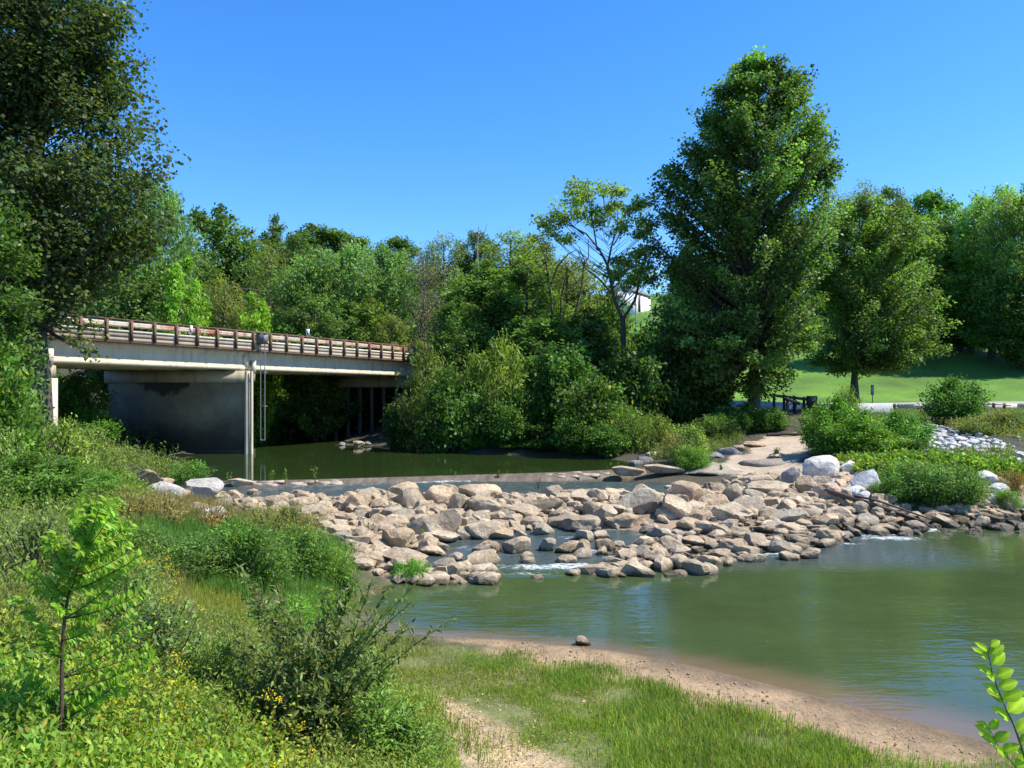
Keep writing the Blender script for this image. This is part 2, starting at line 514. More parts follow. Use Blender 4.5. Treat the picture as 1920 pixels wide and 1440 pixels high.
def water_mat(name, base, sx, sy, strength, dist, rough, foam=False):
    m, nt, b = newmat(name)
    geo = N(nt, 'NewGeometry')
    pos = geo.outputs['Position']
    b.inputs['IOR'].default_value = 1.333
    b.inputs['Roughness'].default_value = rough
    col = base
    n0 = noise(nt, 0.35, 4, 0.6, pos)
    colr = ramp(nt, n0, [(0.3, tuple(c * 0.82 for c in base)), (0.7, tuple(c * 1.15 for c in base))])
    h = noise(nt, 1.0, 3, 0.5, scaled(nt, pos, (sx, sy, 1)))
    h2 = noise(nt, 1.0, 2, 0.5, scaled(nt, pos, (sx * 3.1, sy * 3.3, 1)))
    hh = math_n(nt, 'ADD', h, math_n(nt, 'MULTIPLY', h2, 0.35))
    if foam:
        a = N(nt, 'Attribute', attribute_name='tint')
        sep = N(nt, 'SeparateColor'); nt.links.new(a.outputs['Color'], sep.inputs[0])
        # R: white water, G: shallow over the sand
        fn = noise(nt, 1.0, 5, 0.75, scaled(nt, pos, (5.5, 11.0, 4)))
        fn = math_n(nt, 'MULTIPLY', math_n(nt, 'SUBTRACT', fn, 0.5), 2.6)
        ft = math_n(nt, 'ADD', math_n(nt, 'MULTIPLY', sep.outputs[0], 0.75), math_n(nt, 'SUBTRACT', fn, 0.42))
        fr = N(nt, 'MapRange'); nt.links.new(ft, fr.inputs[0])
        fr.inputs[1].default_value = 0.0; fr.inputs[2].default_value = 0.55; fr.inputs[3].default_value = 0.0; fr.inputs[4].default_value = 0.85
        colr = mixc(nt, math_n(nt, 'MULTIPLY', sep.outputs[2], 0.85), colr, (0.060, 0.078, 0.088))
        sh = mixc(nt, sep.outputs[1], colr, (0.15, 0.11, 0.065))
        colr = mixc(nt, fr.outputs[0], sh, (0.75, 0.78, 0.78))
        rr = N(nt, 'MapRange'); nt.links.new(fr.outputs[0], rr.inputs[0])
        rr.inputs[3].default_value = rough; rr.inputs[4].default_value = 0.6
        nt.links.new(rr.outputs[0], b.inputs['Roughness'])
        # choppier where it runs fast
        hb = noise(nt, 1.0, 4, 0.6, scaled(nt, pos, (3.2, 4.2, 1)))
        hh = math_n(nt, 'ADD', hh, math_n(nt, 'MULTIPLY', math_n(nt, 'MULTIPLY', hb, sep.outputs[2]), 7.0))
    nt.links.new(colr, b.inputs['Base Color'])
    bump(nt, hh, strength, dist, b)
    return m
WATER_UP = water_mat('upper_water', (0.024, 0.043, 0.011), 0.5, 1.6, 0.10, 0.06, 0.03)
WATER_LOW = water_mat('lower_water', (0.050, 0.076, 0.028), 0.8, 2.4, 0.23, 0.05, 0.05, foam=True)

def ground_mat():
    m, nt, b = newmat('ground_cover')
    geo = N(nt, 'NewGeometry')
    pos = geo.outputs['Position']
    a = N(nt, 'Attribute', attribute_name='tint')
    n = noise(nt, 2.2, 8, 0.7, pos)
    n2 = noise(nt, 17, 6, 0.7, pos)
    f = ramp(nt, n, [(0.25, (0.66, 0.64, 0.60)), (0.5, (1, 1, 1)), (0.78, (1.25, 1.22, 1.16))])
    f2 = ramp(nt, n2, [(0.28, (0.62, 0.6, 0.57)), (0.5, (1, 1, 1)), (0.72, (1.2, 1.2, 1.18))])
    c = mixc(nt, 1.0, a.outputs['Color'], f, 'MULTIPLY')
    c = mixc(nt, 0.8, c, f2, 'MULTIPLY')
    nt.links.new(c, b.inputs['Base Color'])
    b.inputs['Roughness'].default_value = 0.95
    c0 = bump(nt, noise(nt, 5.5, 4, 0.6, pos), 0.7, 0.10, None)
    c1 = bump(nt, n2, 0.5, 0.04, None, c0)
    bump(nt, noise(nt, 70, 4, 0.7, pos), 0.4, 0.01, b, c1)
    return m
GROUND = ground_mat()
print('setup done')

# ------------------------------------------------------------------ water levels
UP = 0.90
def zw(x, y):
    x = np.asarray(x, float); y = np.asarray(y, float)
    y0 = np.interp(x, [-6, 1, 5, 9, 12, 20], [21.0, 21.8, 22.5, 25.5, 28.5, 31.0])
    t = np.clip((y - y0) / 11.0, 0, 1)
    return 0.22 * sstep(0, .55, t) + 0.52 * sstep(.72, .98, t) * (1 - sstep(7, 9, x))

# ------------------------------------------------------------------ ground sheet
def axis(segs):
    out = [segs[0][0]]
    for a, b, st in segs:
        n = max(1, int(round((b - a) / st)))
        out += list(a + (b - a) * (np.arange(n) + 1) / n)
    return np.array(out)
gx = axis([(-900, -200, 100), (-200, -60, 10), (-60, -24, 2), (-24, -9, .3), (-9, 12, .10), (12, 30, .3), (30, 60, 1.5), (60, 200, 8), (200, 900, 100)])
gy = axis([(-300, -20, 40), (-20, 0, 2), (0, 6, .5), (6, 17, .10), (17, 36, .2), (36, 62, .5), (62, 140, 2), (140, 260, 8), (260, 1300, 80)])
GX, GY = np.meshgrid(gx, gy)
shp = GX.shape
X, Y = GX.ravel(), GY.ravel()
Z = hgt(X, Y)

def wp(pix): return wpoly(pix)
SAND = [G(a, b, 0.03)[:2] for a, b in [(800, 1180), (950, 1183), (1100, 1196), (1250, 1220), (1400, 1252), (1550, 1290), (1700, 1330), (1850, 1370), (2000, 1415)]] + [tuple(hit(a, b)[:2]) for a, b in [(1960, 1436), (1780, 1432), (1640, 1428), (1520, 1392), (1400, 1355), (1280, 1318), (1180, 1288), (1060, 1252), (930, 1226), (830, 1208)]]
DIRT = wp([(795, 1290), (830, 1305), (880, 1330), (960, 1372), (1010, 1405), (1060, 1439), (870, 1439), (850, 1400), (830, 1350)])
PATHP = wp([(1330, 880), (1400, 850), (1390, 835), (1440, 818), (1500, 812), (1515, 830), (1515, 850), (1500, 868), (1560, 868), (1570, 880), (1400, 892)])
blur = 0.35
def mask(poly, jit=0.35, sc=1.6):
    jx = fbm(X * sc, Y * sc) * jit; jy = fbm(X * sc + 40, Y * sc + 9) * jit
    m = 0.0
    for ox, oy in ((0, 0), (.12, 0), (-.12, 0), (0, .12), (0, -.12)):
        m = m + inpoly(X + jx + ox, Y + jy + oy, poly)
    return m / 5.0
m_sand = mask(SAND, 0.55)
m_dirt = mask(DIRT, 0.3)
m_path = mask(PATHP, 0.8, .8)
lawn = sstep(66, 70, Y) * sstep(6, 12, X) * (1 - sstep(150, 170, Y)) + sstep(100, 120, Y) * sstep(12, 16, X) * (1 - sstep(36, 44, X))
lawn = np.clip(lawn, 0, 1)
BED = [(-13.5, 34.5), (8, 34.5), (9.5, 36), (14.5, 36), (22.5, 30.8), (23, 27.5), (12, 26), (5, 20.5), (-2, 19.5), (-4.3, 20.5), (-5.5, 24), (-9, 27), (-13, 31)]
m_bed = mask(BED, 0.9, .7)
near = (1 - sstep(24, 40, Y))
col = np.zeros((len(X), 3))
nA = fbm(X * .9, Y * .9) [:, None]
nB = fbm(X * .23 + 7, Y * .23 + 3)[:, None]
soil = np.array([0.085, 0.085, 0.040]) * (1 + .5 * nA)
wood = np.array([0.050, 0.050, 0.026]) * (1 + .4 * nA)
col[:] = wood + (soil - wood) * near[:, None]
field = np.array([0.135, 0.150, 0.046]) * (1 + .35 * nA)
m_field = inpoly(X, Y, [G(a, b, .3)[:2] for a, b in [(700, 1200), (860, 1200), (1100, 1235), (1700, 1400), (2000, 1439), (1700, 1650), (700, 1650), (640, 1440), (680, 1300)]]).astype(float)
col += (field - col) * m_field[:, None]
nC = fbm(X * .09 + 3, Y * .22 + 5)[:, None]
lc = np.array([0.082, 0.186, 0.011]) * (1 + .30 * nA + .55 * nB) * (1 + .5 * nC * np.array([1.3, .8, 1.2]))
col += (lc - col) * lawn[:, None]
bedc = np.array([0.25, 0.185, 0.13]) * (1 + .4 * nA)
col += (bedc - col) * m_bed[:, None]
uw = np.maximum((Z < -0.02) * (Y < 31), (Z < UP - .03) * (Y > 34.8)).astype(float)
col += (np.array([0.07, 0.06, 0.035]) - col) * (uw * (1 - m_bed))[:, None]
sandc = np.array([0.325, 0.228, 0.128]) * (1 + .22 * nA)
wet = 1 - sstep(0.03, 0.15, Z + .06 * nA[:, 0])
sandc = sandc * (1 - .55 * wet[:, None])
col += (sandc - col) * m_sand[:, None]
dirtc = np.array([0.37, 0.275, 0.175]) * (1 + .25 * nA)
col += (dirtc - col) * m_dirt[:, None]
pathc = np.array([0.43, 0.35, 0.26]) * (1 + .3 * nA)
col += (pathc - col) * m_path[:, None]
fine = (Y < 40) & (np.abs(X) < 30)
Z = Z + fine * (m_sand * (.05 * fbm(X * 2.1, Y * 2.1) - .10 * np.maximum(0, fbm(X * 3.2, Y * 3.2, 2) - .22) + .03 * fbm(X * 4.5 + 9, Y * 4.5, 2)) * sstep(.0, .2, Z) + (1 - m_sand) * .07 * fbm(X * 1.1, Y * 1.1) * (1 - m_dirt * .5))
Z = Z + (Y >= 40) * .12 * fbm(X * .4, Y * .4) * (1 - uw)
acc = Acc()
iy, ix = np.meshgrid(np.arange(shp[0] - 1), np.arange(shp[1] - 1), indexing='ij')
w_ = shp[1]
q = np.stack([iy * w_ + ix, iy * w_ + ix + 1, (iy + 1) * w_ + ix + 1, (iy + 1) * w_ + ix], -1).reshape(-1, 4)
acc.add(np.c_[X, Y, Z], q, c=np.clip(col, 0.005, 0.9))
tag(acc.obj('ground', GROUND, smooth=True), kind='structure')

# ------------------------------------------------------------------ river, above and below the sill
CREST = [np.array(G(a, b, UP)[:2]) for a, b in [(215, 903), (480, 903), (700, 897), (900, 891), (1060, 886), (1160, 881), (1215, 878)]]
acc = Acc()
back = [(-45, 40), (-60, 95), (-20, 98), (0, 64), (9, 50), (8.5, 42)]
outl = [tuple(c) for c in CREST] + [(8.5, 42), (9, 50), (0, 64), (-20, 98), (-60, 95), (-45, 40)]
cen = np.array([-8, 46.0])
# a fan is enough: the sheet is flat, its ripples live in the material
v = [(*cen, UP)] + [(a, b, UP) for a, b in outl]
acc.add(v, t=[(0, i + 1, (i + 1) % len(outl) + 1) for i in range(len(outl))])
tag(acc.obj('upper_river_water', WATER_UP), kind='structure')

wx = axis([(-14, 12, .16), (12, 26, .35), (26, 120, 6)])
wy = axis([(-40, 4, 4), (4, 18, .5), (18, 35.6, .14)])
WX, WY = np.meshgrid(wx, wy)
sh2 = WX.shape
x, y = WX.ravel(), WY.ravel()
z = zw(x, y)
fast = sstep(20.2, 22.5, y) * (1 - sstep(6, 30, x) * .3) * (z > .004) + .0
fl = np.clip(z / .05, 0, 1)
z = z + fl * (.035 * fbm(x * 2.2, y * 3.0) + .02 * fbm(x * 6, y * 7))
def blob(px, py, rx, ry, zz):
    c = G(px, py, zz)
    return np.exp(-(((x - c[0]) / rx) ** 2 + ((y - c[1]) / ry) ** 2))
foam = 0.0
for px, py, rx, ry, zz, s in [(1035, 1066, .9, .28, .0, .9), (1075, 1060, .5, .25, .02, .8), (1115, 1032, .35, .3, .06, 1.0), (990, 1077, .8, .2, .0, .75), (870, 1030, .5, .3, .05, .6), (930, 1040, .7, .2, .03, .55),
                              (1395, 1022, .5, .3, .04, .9), (1405, 1046, .5, .2, .0, .9), (1370, 1012, .5, .2, .04, .55), (1640, 1003, .9, .25, .03, 1.0), (1690, 1012, .7, .2, .0, .8), (1722, 990, .9, .35, .05, 1.2), (1745, 996, 1.0, .25, .0, 1.15), (1660, 1010, 1.1, .25, .0, 1.1),
                              (1600, 985, .4, .4, .1, .8), (1560, 1010, .5, .2, .02, .6), (1250, 1060, 2.2, .18, .0, .6), (1450, 1040, .7, .2, .03, .8), (1010, 1062, 1.4, .3, .02, .75), (1150, 1045, .6, .25, .03, .9), (1500, 1042, .8, .2, .0, .8), (880, 1060, .8, .2, .0, .6), (1580, 1020, .8, .22, .0, .9), (1080, 1010, .8, .25, .1, .6), (1220, 1000, .8, .25, .15, .6)]:
    foam = foam + s * blob(px, py, rx, ry, zz)
# the broken line where the sheet off the sill meets the water below
cx = np.array([c[0] for c in CREST]); cy = np.array([c[1] for c in CREST])
dcr = np.interp(x, cx, cy) - y
foam = foam + np.exp(-((dcr - 1.05) / .42) ** 2) * np.interp(x, [-11, -6, -3.5, -1, 2.2, 4.2], [0.3, .6, 1.1, 1.2, 1.25, .4]) * (x > -12) * (x < 4.5)
z = z + np.clip(foam, 0, 1) * (.05 + .10 * fbm(x * 4.0, y * 4.0))
shallow = np.clip(1 - sstep(0.0, .24, z - (hgt(x, y))), 0, 1) * (y < 19)
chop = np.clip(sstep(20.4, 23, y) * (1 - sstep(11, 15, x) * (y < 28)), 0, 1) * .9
acc = Acc()
iy, ix = np.meshgrid(np.arange(sh2[0] - 1), np.arange(sh2[1] - 1), indexing='ij')
w_ = sh2[1]
q = np.stack([iy * w_ + ix, iy * w_ + ix + 1, (iy + 1) * w_ + ix + 1, (iy + 1) * w_ + ix], -1).reshape(-1, 4)
keep = (dcr[q].min(1) > .45)
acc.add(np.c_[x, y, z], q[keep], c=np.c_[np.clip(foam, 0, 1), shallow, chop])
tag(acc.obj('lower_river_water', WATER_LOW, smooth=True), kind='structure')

# ------------------------------------------------------------------ sill across the river
def weir_mat():
    m, nt, b = newmat('wet_sill_concrete')
    geo = N(nt, 'NewGeometry')
    n = noise(nt, 1.0, 6, 0.7, scaled(nt, geo.outputs['Position'], (2.5, .8, 1)))
    nt.links.new(ramp(nt, n, [(0.3, (0.07, 0.052, 0.036)), (0.55, (0.15, 0.118, 0.085)), (0.75, (0.28, 0.23, 0.175))]), b.inputs['Base Color'])
    b.inputs['Roughness'].default_value = 0.6
    b.inputs['Specular IOR Level'].default_value = 0.25
    bump(nt, noise(nt, 1.0, 5, 0.7, scaled(nt, geo.outputs['Position'], (5, 1.2, 1))), 0.4, 0.03, b)
    return m
WEIRM = weir_mat()
root = thing('weir', (CREST[1][0], CREST[1][1], .4), 'long low concrete weir with brown water sliding over its sloping face', 'weir')
acc = Acc()
prof = [(0.25, UP + .012), (-0.15, UP + .02), (-0.45, UP - .05), (-0.75, .70), (-0.85, .5), (-0.88, -.3), (0.25, -.3)]
xs = np.linspace(CREST[0][0] + .3, CREST[-1][0] - .2, 60)
ys = np.interp(xs, cx, cy)
m_ = len(prof)
v = []
for a, b_ in zip(xs, ys):
    for t, zz in prof:
        v.append((a, b_ + t, zz + .03 * float(vnoise(a * 1.3 + t * 3, t * 2.0)) * (t < .2)))
q = [(k * m_ + i, (k + 1) * m_ + i, (k + 1) * m_ + (i + 1) % m_, k * m_ + (i + 1) % m_) for k in range(len(xs) - 1) for i in range(m_)]
acc.add(np.array(v) - np.array([CREST[1][0], CREST[1][1], .4]), q)
acc.obj('apron', WEIRM, root, smooth=True)
acc = Acc()
for px0, px1, off in ((470, 640, -.55), (1020, 1150, -.5)):
    a0 = np.array(G(px0, 903, .85)); a1 = np.array(G(px1, 900 if px0 < 800 else 887, .85))
    for k in range(26):
        t = R.random()
        c = a0 + (a1 - a0) * t
        s = R.uniform(.08, .22)
        yy = float(np.interp(c[0], cx, cy)) - R.uniform(.1, .6)
        zt = .90 - (float(np.interp(c[0], cx, cy)) - yy) * .24
        vv = np.array([(-1, -1, -.4), (1, -.8, -.4), (.8, 1, -.4), (-.9, .9, -.4), (-.7, -.6, .5), (.6, -.5, .4), (.5, .7, .5), (-.6, .5, .45)]) * s * np.array([1.4, 1, .5]) * (1 + .3 * np.array([R.random() for _ in range(24)]).reshape(8, 3))
        acc.add(vv + np.array([c[0], yy, zt]) - np.array([CREST[1][0], CREST[1][1], .4]), BOXQ)
o = acc.obj('exposed_rubble', CONC_CURB, root)
tag(o, kind='stuff')

# ------------------------------------------------------------------ bridge
def BM(v):
    v = np.asarray(v, float)
    xy = BP + v[:, :1] * BD + v[:, 1:2] * BN
    z = v[:, 2] - 0.0062 * v[:, 0]
    return np.c_[xy, z] - BR0
BR0 = np.array([BP[0], BP[1], UP])
bridge = thing('road_bridge', BR0, 'concrete girder road bridge with rusty steel railing crossing the river on solid piers', 'bridge')
S0, S1 = -16.5, 31.0
ZB = 6.30                                       # underside of the girders
WID = 9.0
prof = [(0, ZB), (.24, ZB + .02), (.26, ZB + .20), (.06, ZB + .46), (.06, ZB + .98), (.16, ZB + 1.10), (.16, ZB + 1.30), (-.28, ZB + 1.30), (-.28, ZB + 1.10), (-.14, ZB + .98), (-.14, ZB + .46), (-.36, ZB + .20), (-.36, ZB + .02)]
for gi in range(5):
    for (a, b) in ((S0, -13.2), (-12.9, -.22), (.10, 17.8), (18.0, S1)):
        acc = Acc()
        extrude(acc, [(t - .27 - gi * 1.95, z) for t, z in prof], a, b, BM, 2)
        acc.obj('girder', CONC, bridge)
acc = Acc(); box(acc, S0, S1, -WID, .42, ZB + 1.30, ZB + 1.52, BM); acc.obj('deck', CONC_CURB, bridge)
acc = Acc(); box(acc, S0, S1, -WID + .5, -.10, ZB + 1.52, ZB + 1.58, BM); acc.obj('road_surface', ASPHALT, bridge)
for t0, t1 in ((.02, .42), (-WID, -WID + .4)):
    acc = Acc(); box(acc, S0, S1, t0, t1, ZB + 1.521, ZB + (1.80 if t0 > 0 else 1.70), BM); acc.obj('kerb', CONC_CURB, bridge)
    if t0 > 0: acc = Acc(); box(acc, S0, S1, t0 - .03, t1 + .035, ZB + 1.80, ZB + 1.93, BM); acc.obj('kerb_cap', CONC_PALE, bridge)
acc = Acc(); box(acc, S0, S1, .30, .46, ZB + 1.24, ZB + 1.298, BM); acc.obj('rusty_shadow_strip', RUST, bridge)  # rust-brown strip added for the shadow line under the slab edge
# end diaphragms and bearing blocks at the river pier
for s0 in (-.2, .0):
    pass
acc = Acc(); box(acc, -.21, .09, -.9, -.02, ZB + .1, ZB + 1.29, BM); acc.obj('diaphragm', CONC, bridge)
acc = Acc(); box(acc, .28, .52, -.075, .16, ZB - .2, ZB + .66, BM); acc.obj('bearing_stop', CONC_PALE, bridge)
acc = Acc(); box(acc, -12.88, -12.5, -.075, .12, ZB - .1, ZB + .85, BM); acc.obj('bearing_stop', CONC_PALE, bridge)
POSTS = np.arange(-15.6, 30.8, 1.42)
POST_ME = None
RT = ZB + 2.46
for s in POSTS:
    if POST_ME is None:
        acc = Acc()
        for a0, a1, t0, t1 in ((-.065, .065, .43, .46), (-.065, .065, .55, .58), (-.015, .015, .461, .549)):
            v = np.array([(a0, t0, 0), (a1, t0, 0), (a1, t1, 0), (a0, t1, 0), (a0, t0, 1.12), (a1, t0, 1.12), (a1, t1, 1.12), (a0, t1, 1.12)])
            acc.add(np.c_[v[:, :1] * BD + v[:, 1:2] * BN, v[:, 2]], BOXQ)
        POST_ME = acc.mesh('rail_post', RUST)
    o = bpy.data.objects.new('rail_post', POST_ME)
    o.location = tuple(BM(np.array([[s, 0, RT - 1.12]]))[0])
    link(o, bridge)
# W-section rail behind the posts, and the steel angle along the top
wprof = [(.30, 0), (.36, .04), (.40, .10), (.34, .15), (.40, .20), (.36, .27), (.30, .31), (.285, .30), (.345, .26), (.38, .20), (.32, .15), (.38, .10), (.345, .05), (.285, .01)]
for t_off in (0.02, -WID - .25):
    a = S0
    while a < S1 - .1:
        b = min(a + 4.26, S1)
        acc = Acc(); extrude(acc, [(t + t_off, z + RT - .35) for t, z in wprof], a + .01, b - .01, BM, 1); acc.obj('guard_rail', WBEAM if t_off > 0 else RUST, bridge)
        a = b
    acc = Acc(); box(acc, S0, S1, t_off + .34, t_off + .42, RT, RT + .075, BM); acc.obj('top_rail', RUST, bridge)
for k in range(0, 12):
    s = S0 + 2 + k * 4.2
    acc = Acc(); box(acc, s - .06, s + .06, -WID + .02, -WID + .14, ZB + 2.02, RT, BM); acc.obj('far_rail_post', RUST, bridge)
# river pier: a wall with a shelf on top, its nose towards us
PD = np.array([-1.0, 0.10]); PD /= np.linalg.norm(PD)
PN = np.array([-PD[1], PD[0]])
CAPM = concrete_mat('pier_cap_concrete', (.40, .35, .25), .5)
def pier_parts(base_s, zt, zsh, z0, L, mat, wall=True):
    b0 = bxy(base_s, -.2)
    def PM(v):
        v = np.asarray(v, float)
        return np.c_[b0 + v[:, :1] * PD + v[:, 1:2] * PN, v[:, 2]] - BR0
    acc = Acc(); box(acc, -.35, L + .1, -.62, .62, zsh, zt, PM); acc.obj('pier_cap', CAPM, bridge)
    return PM
PM = pier_parts(0.0, ZB - .03, 5.52, UP, 9.3, PIERM)
acc = Acc()
n = 10
nose = [(-.45 * math.sin(a), .45 * math.cos(a)) for a in np.linspace(0, PI, n)]
ring = nose + [(9.2, -.45), (9.2, .45)]
v = [(a, b, -.4) for a, b in ring] + [(a, b, 5.519) for a, b in ring]
m_ = len(ring)
acc.add(PM(np.array(v)), [(i, (i + 1) % m_, m_ + (i + 1) % m_, m_ + i) for i in range(m_)])
acc.obj('pier_wall', PIERM, bridge)
acc = Acc()
ring2 = [(-.62 * math.sin(a), .62 * math.cos(a)) for a in np.linspace(0, PI, n)] + [(9.35, -.62), (9.35, .62)]
v = [(a, b, -.4) for a, b in ring2] + [(a, b, 1.17) for a, b in ring2]
acc.add(PM(np.array(v)), [(i, (i + 1) % m_, m_ + (i + 1) % m_, m_ + i) for i in range(m_)])
acc.add(PM(np.array([(4, 0, 1.17)] + [(a, b, 1.17) for a, b in ring2])), t=[(0, i + 1, (i + 1) % m_ + 1) for i in range(m_)])
acc.obj('pier_footing', PIERM, bridge)
for dx, r in ((-.30, .15), (-.62, .10)):
    acc = Acc(); tube(acc, PM(np.array([(dx, .52, -.2), (dx, .52, ZB - .06)])), r, r, 8, cap=True); acc.obj('nose_pipe', CONC, bridge)
# far pier with its row of piles, and the near bent on the bank
PM2 = pier_parts(17.9, ZB - .03, 5.3, 0, 9.4, CONC)
for k in range(9):
    acc = Acc(); a = .5 + k * 1.05; tube(acc, PM2(np.array([(a, 0, .5), (a, 0, 5.3)])), .17, .17, 8); acc.obj('pile', PILEM, bridge)
PM3 = pier_parts(-12.95, ZB - .03, 5.6, 0, 9.3, CONC_PALE)
for a in (-.42, 4.5, 9.0):
    acc = Acc(); box(acc, a - .28, a + .28, -.28, .28, 1.0, 5.599, PM3); acc.obj('column', CONC_PALE, bridge)
# abutments and approach fills
for s0, s1 in ((S0 - .8, S0 - .01), (S1 + .01, S1 + .8)):
    acc = Acc(); box(acc, s0, s1, -WID, .42, 1.0, ZB + 1.9, BM); acc.obj('abutment', CONC, bridge)

# river gauge hanging from the railing by the pier
gp = bxy(.55, .72)
gauge = thing('river_gauge', (gp[0], gp[1], 1.75), 'grey gauge box with two long pipes hanging beside the bridge pier', 'river gauge')
GBOX = plain('gauge_grey', (.15, .16, .18), .7, 0, .06, 2, 0)
GPIPE = plain('gauge_pipe_grey', (.22, .22, .23), .6, 0, .1, 2, 0)
acc = Acc(); box(acc, -.30, .30, -.14, .16, RT - .74 - 1.75, RT - .06 - 1.75); acc.obj('gauge_box', GBOX, gauge)
acc = Acc(); box(acc, -.33, .33, -.19, .19, RT - .059 - 1.75, RT - .01 - 1.75); acc.obj('box_lid', GBOX, gauge)
acc = Acc(); box(acc, .02, .26, -.16, -.141, RT - .68 - 1.75, RT - .12 - 1.75); acc.obj('box_door', GPIPE, gauge)
for dx in (-.10, .17):
    acc = Acc(); tube(acc, [(dx, -.05, 0), (dx, -.05, RT - .72 - 1.75)], .03, .03, 6); acc.obj('pipe', GPIPE, gauge)
acc = Acc(); tube(acc, [(-.12, -.05, .02), (.19, -.05, .02)], .04, .04, 6, cap=True); acc.obj('bottom_bracket', GPIPE, gauge)
for zz in (2.2, 4.4):
    acc = Acc(); box(acc, -.16, .23, -.02, .3, zz, zz + .05); acc.obj('wall_bracket', GPIPE, gauge)

WHITEP = plain('reflector_white', (0.72, 0.73, 0.74), 0.4, 0, .05)
def delineator(px, D, label, z0):
    P = at(px, 640, D)
    t = thing('road_marker', (P[0], P[1], z0), label, 'road marker', 'small markers on the bridge railing')
    acc = Acc(); box(acc, -.12, .12, -.012, .012, .02, .52); box(acc, -.03, .03, .013, .04, -.25, .5); acc.obj('marker_plate', WHITEP, t)
    acc = Acc(); box(acc, -.05, .05, -.02, -.0125, .12, .42); acc.obj('reflector', GALV, t)
sA = (-17.16 + 50 * .2656) ; 
def s_at(px):
    k = (px - 960) / F
    return (17.16 + 50 * k) / (BD[0] - k * BD[1])
for px, lab, dz in ((577, 'small upright marker plate standing on the railing over midstream', .08), (357, 'small grey marker plate fixed to the railing nearer the big shade tree', -.45)):
    s = s_at(px)
    delineator(px, 50 + BD[1] * s - .5, lab, RT - .0062 * s + dz)

# ------------------------------------------------------------------ rocks
def ico(sub):
    import bmesh
    bm = bmesh.new()
    bmesh.ops.create_icosphere(bm, subdivisions=sub, radius=1.0)
    v = np.array([q.co[:] for q in bm.verts]); f = np.array([[q.index for q in t.verts] for t in bm.faces])
    bm.free()
    return v, f
ICO4, ICO3, ICO1 = ico(4), ico(3), ico(1)
def rock_verts(seed, base, cuts=14, lo=.40, hi=.92, rough=.055):
    r = np.random.default_rng(seed)
    v = base.copy()
    v = np.sign(v) * np.abs(v) ** r.uniform(.55, .85)
    v *= np.array([1.0, .9, .85])
    for k in range(cuts):
        n = r.normal(size=3); n /= np.linalg.norm(n)
        d = r.uniform(lo, hi) if abs(n[2]) < .8 else r.uniform(.5, .7)
        e = v @ n - d
        v = v - np.where(e > 0, e * .97, 0)[:, None] * n
    o = r.uniform(0, 100, 3)
    for f, a in ((1.6, rough * 1.4), (4.5, rough * .9), (10, rough * .5)):
        nn = vnoise(v[:, 0] * f + o[0] + v[:, 2] * f * .7, v[:, 1] * f + o[1] - v[:, 2] * f * .6)
        v = v * (1 + a * nn * 2)[:, None]
    lo_, hi_ = v.min(0), v.max(0)
    return (v - (lo_ + hi_) / 2) / ((hi_ - lo_) / 2)
def rock_mesh(seed, mat, base, **k):
    acc = Acc(); acc.add(rock_verts(seed, base[0], **k), t=base[1])
    me = acc.mesh('boulder', mat, True)
    me.set_sharp_from_angle(angle=math.radians(24))
    return me
RK = {m: [rock_mesh(100 + i, mm, ICO4 if m == 'tan' else ICO3) for i in range(n)] for m, mm, n in (('tan', ROCK, 13), ('white', ROCK_WHITE, 8), ('grey', ROCK_GREY, 5))}

def hitw(px, py):
    """first meeting of a pixel's ray with the ground or the lower water"""
    D = np.linspace(8, 75, 900)
    Xs = (px - 960.0) / F * D
    Zs = CZ - (py - HY) / F * D
    gl = np.maximum(hgt(Xs, D), np.where(D < 33.5, zw(Xs, D), -9))
    b = Zs < gl
    k = int(np.argmax(b)) if b.any() else 899
    return np.array([Xs[k], D[k], gl[k]])

ROCKS = []
def rock(px, by, w, h, tone=1.0, kind='tan', label=None, rz=None, mesh=None, zs=1.0, tilt=.22):
    P = hitw(px, by)
    D = P[1]
    wm, hm = w / F * D * .96, h / F * D * 1.0
    dep = wm * R.uniform(.65, .95)
    hz = max(.36 * wm, hm - .13 * dep) * zs
    me = mesh if mesh is not None else R.choice(RK[kind])
    o = bpy.data.objects.new('boulder', me)
    hz2 = hz * 1.25
    o.scale = (wm * .56, dep * .56, hz2 * .54)
    o.rotation_euler = (R.uniform(-tilt, tilt), R.uniform(-tilt, tilt), R.choice((0, PI)) + R.uniform(-.45, .45) if rz is None else rz)
    o.location = (P[0], P[1] + dep * .42, P[2] + hz2 * .5 - hz * .27)
    t = tone * R.uniform(.78, 1.14)
    warm = R.uniform(-.06, .07)
    if kind == 'tan' and R.random() < .12: t, warm = t * .82, -.09
    o.color = (t * (1 + warm), t, t * (1 - 1.3 * warm), 1)
    link(o)
    ROCKS.append(dict(o=o, px=px, py=by, w=wm, kind=kind, label=label, rng=0))
    return o

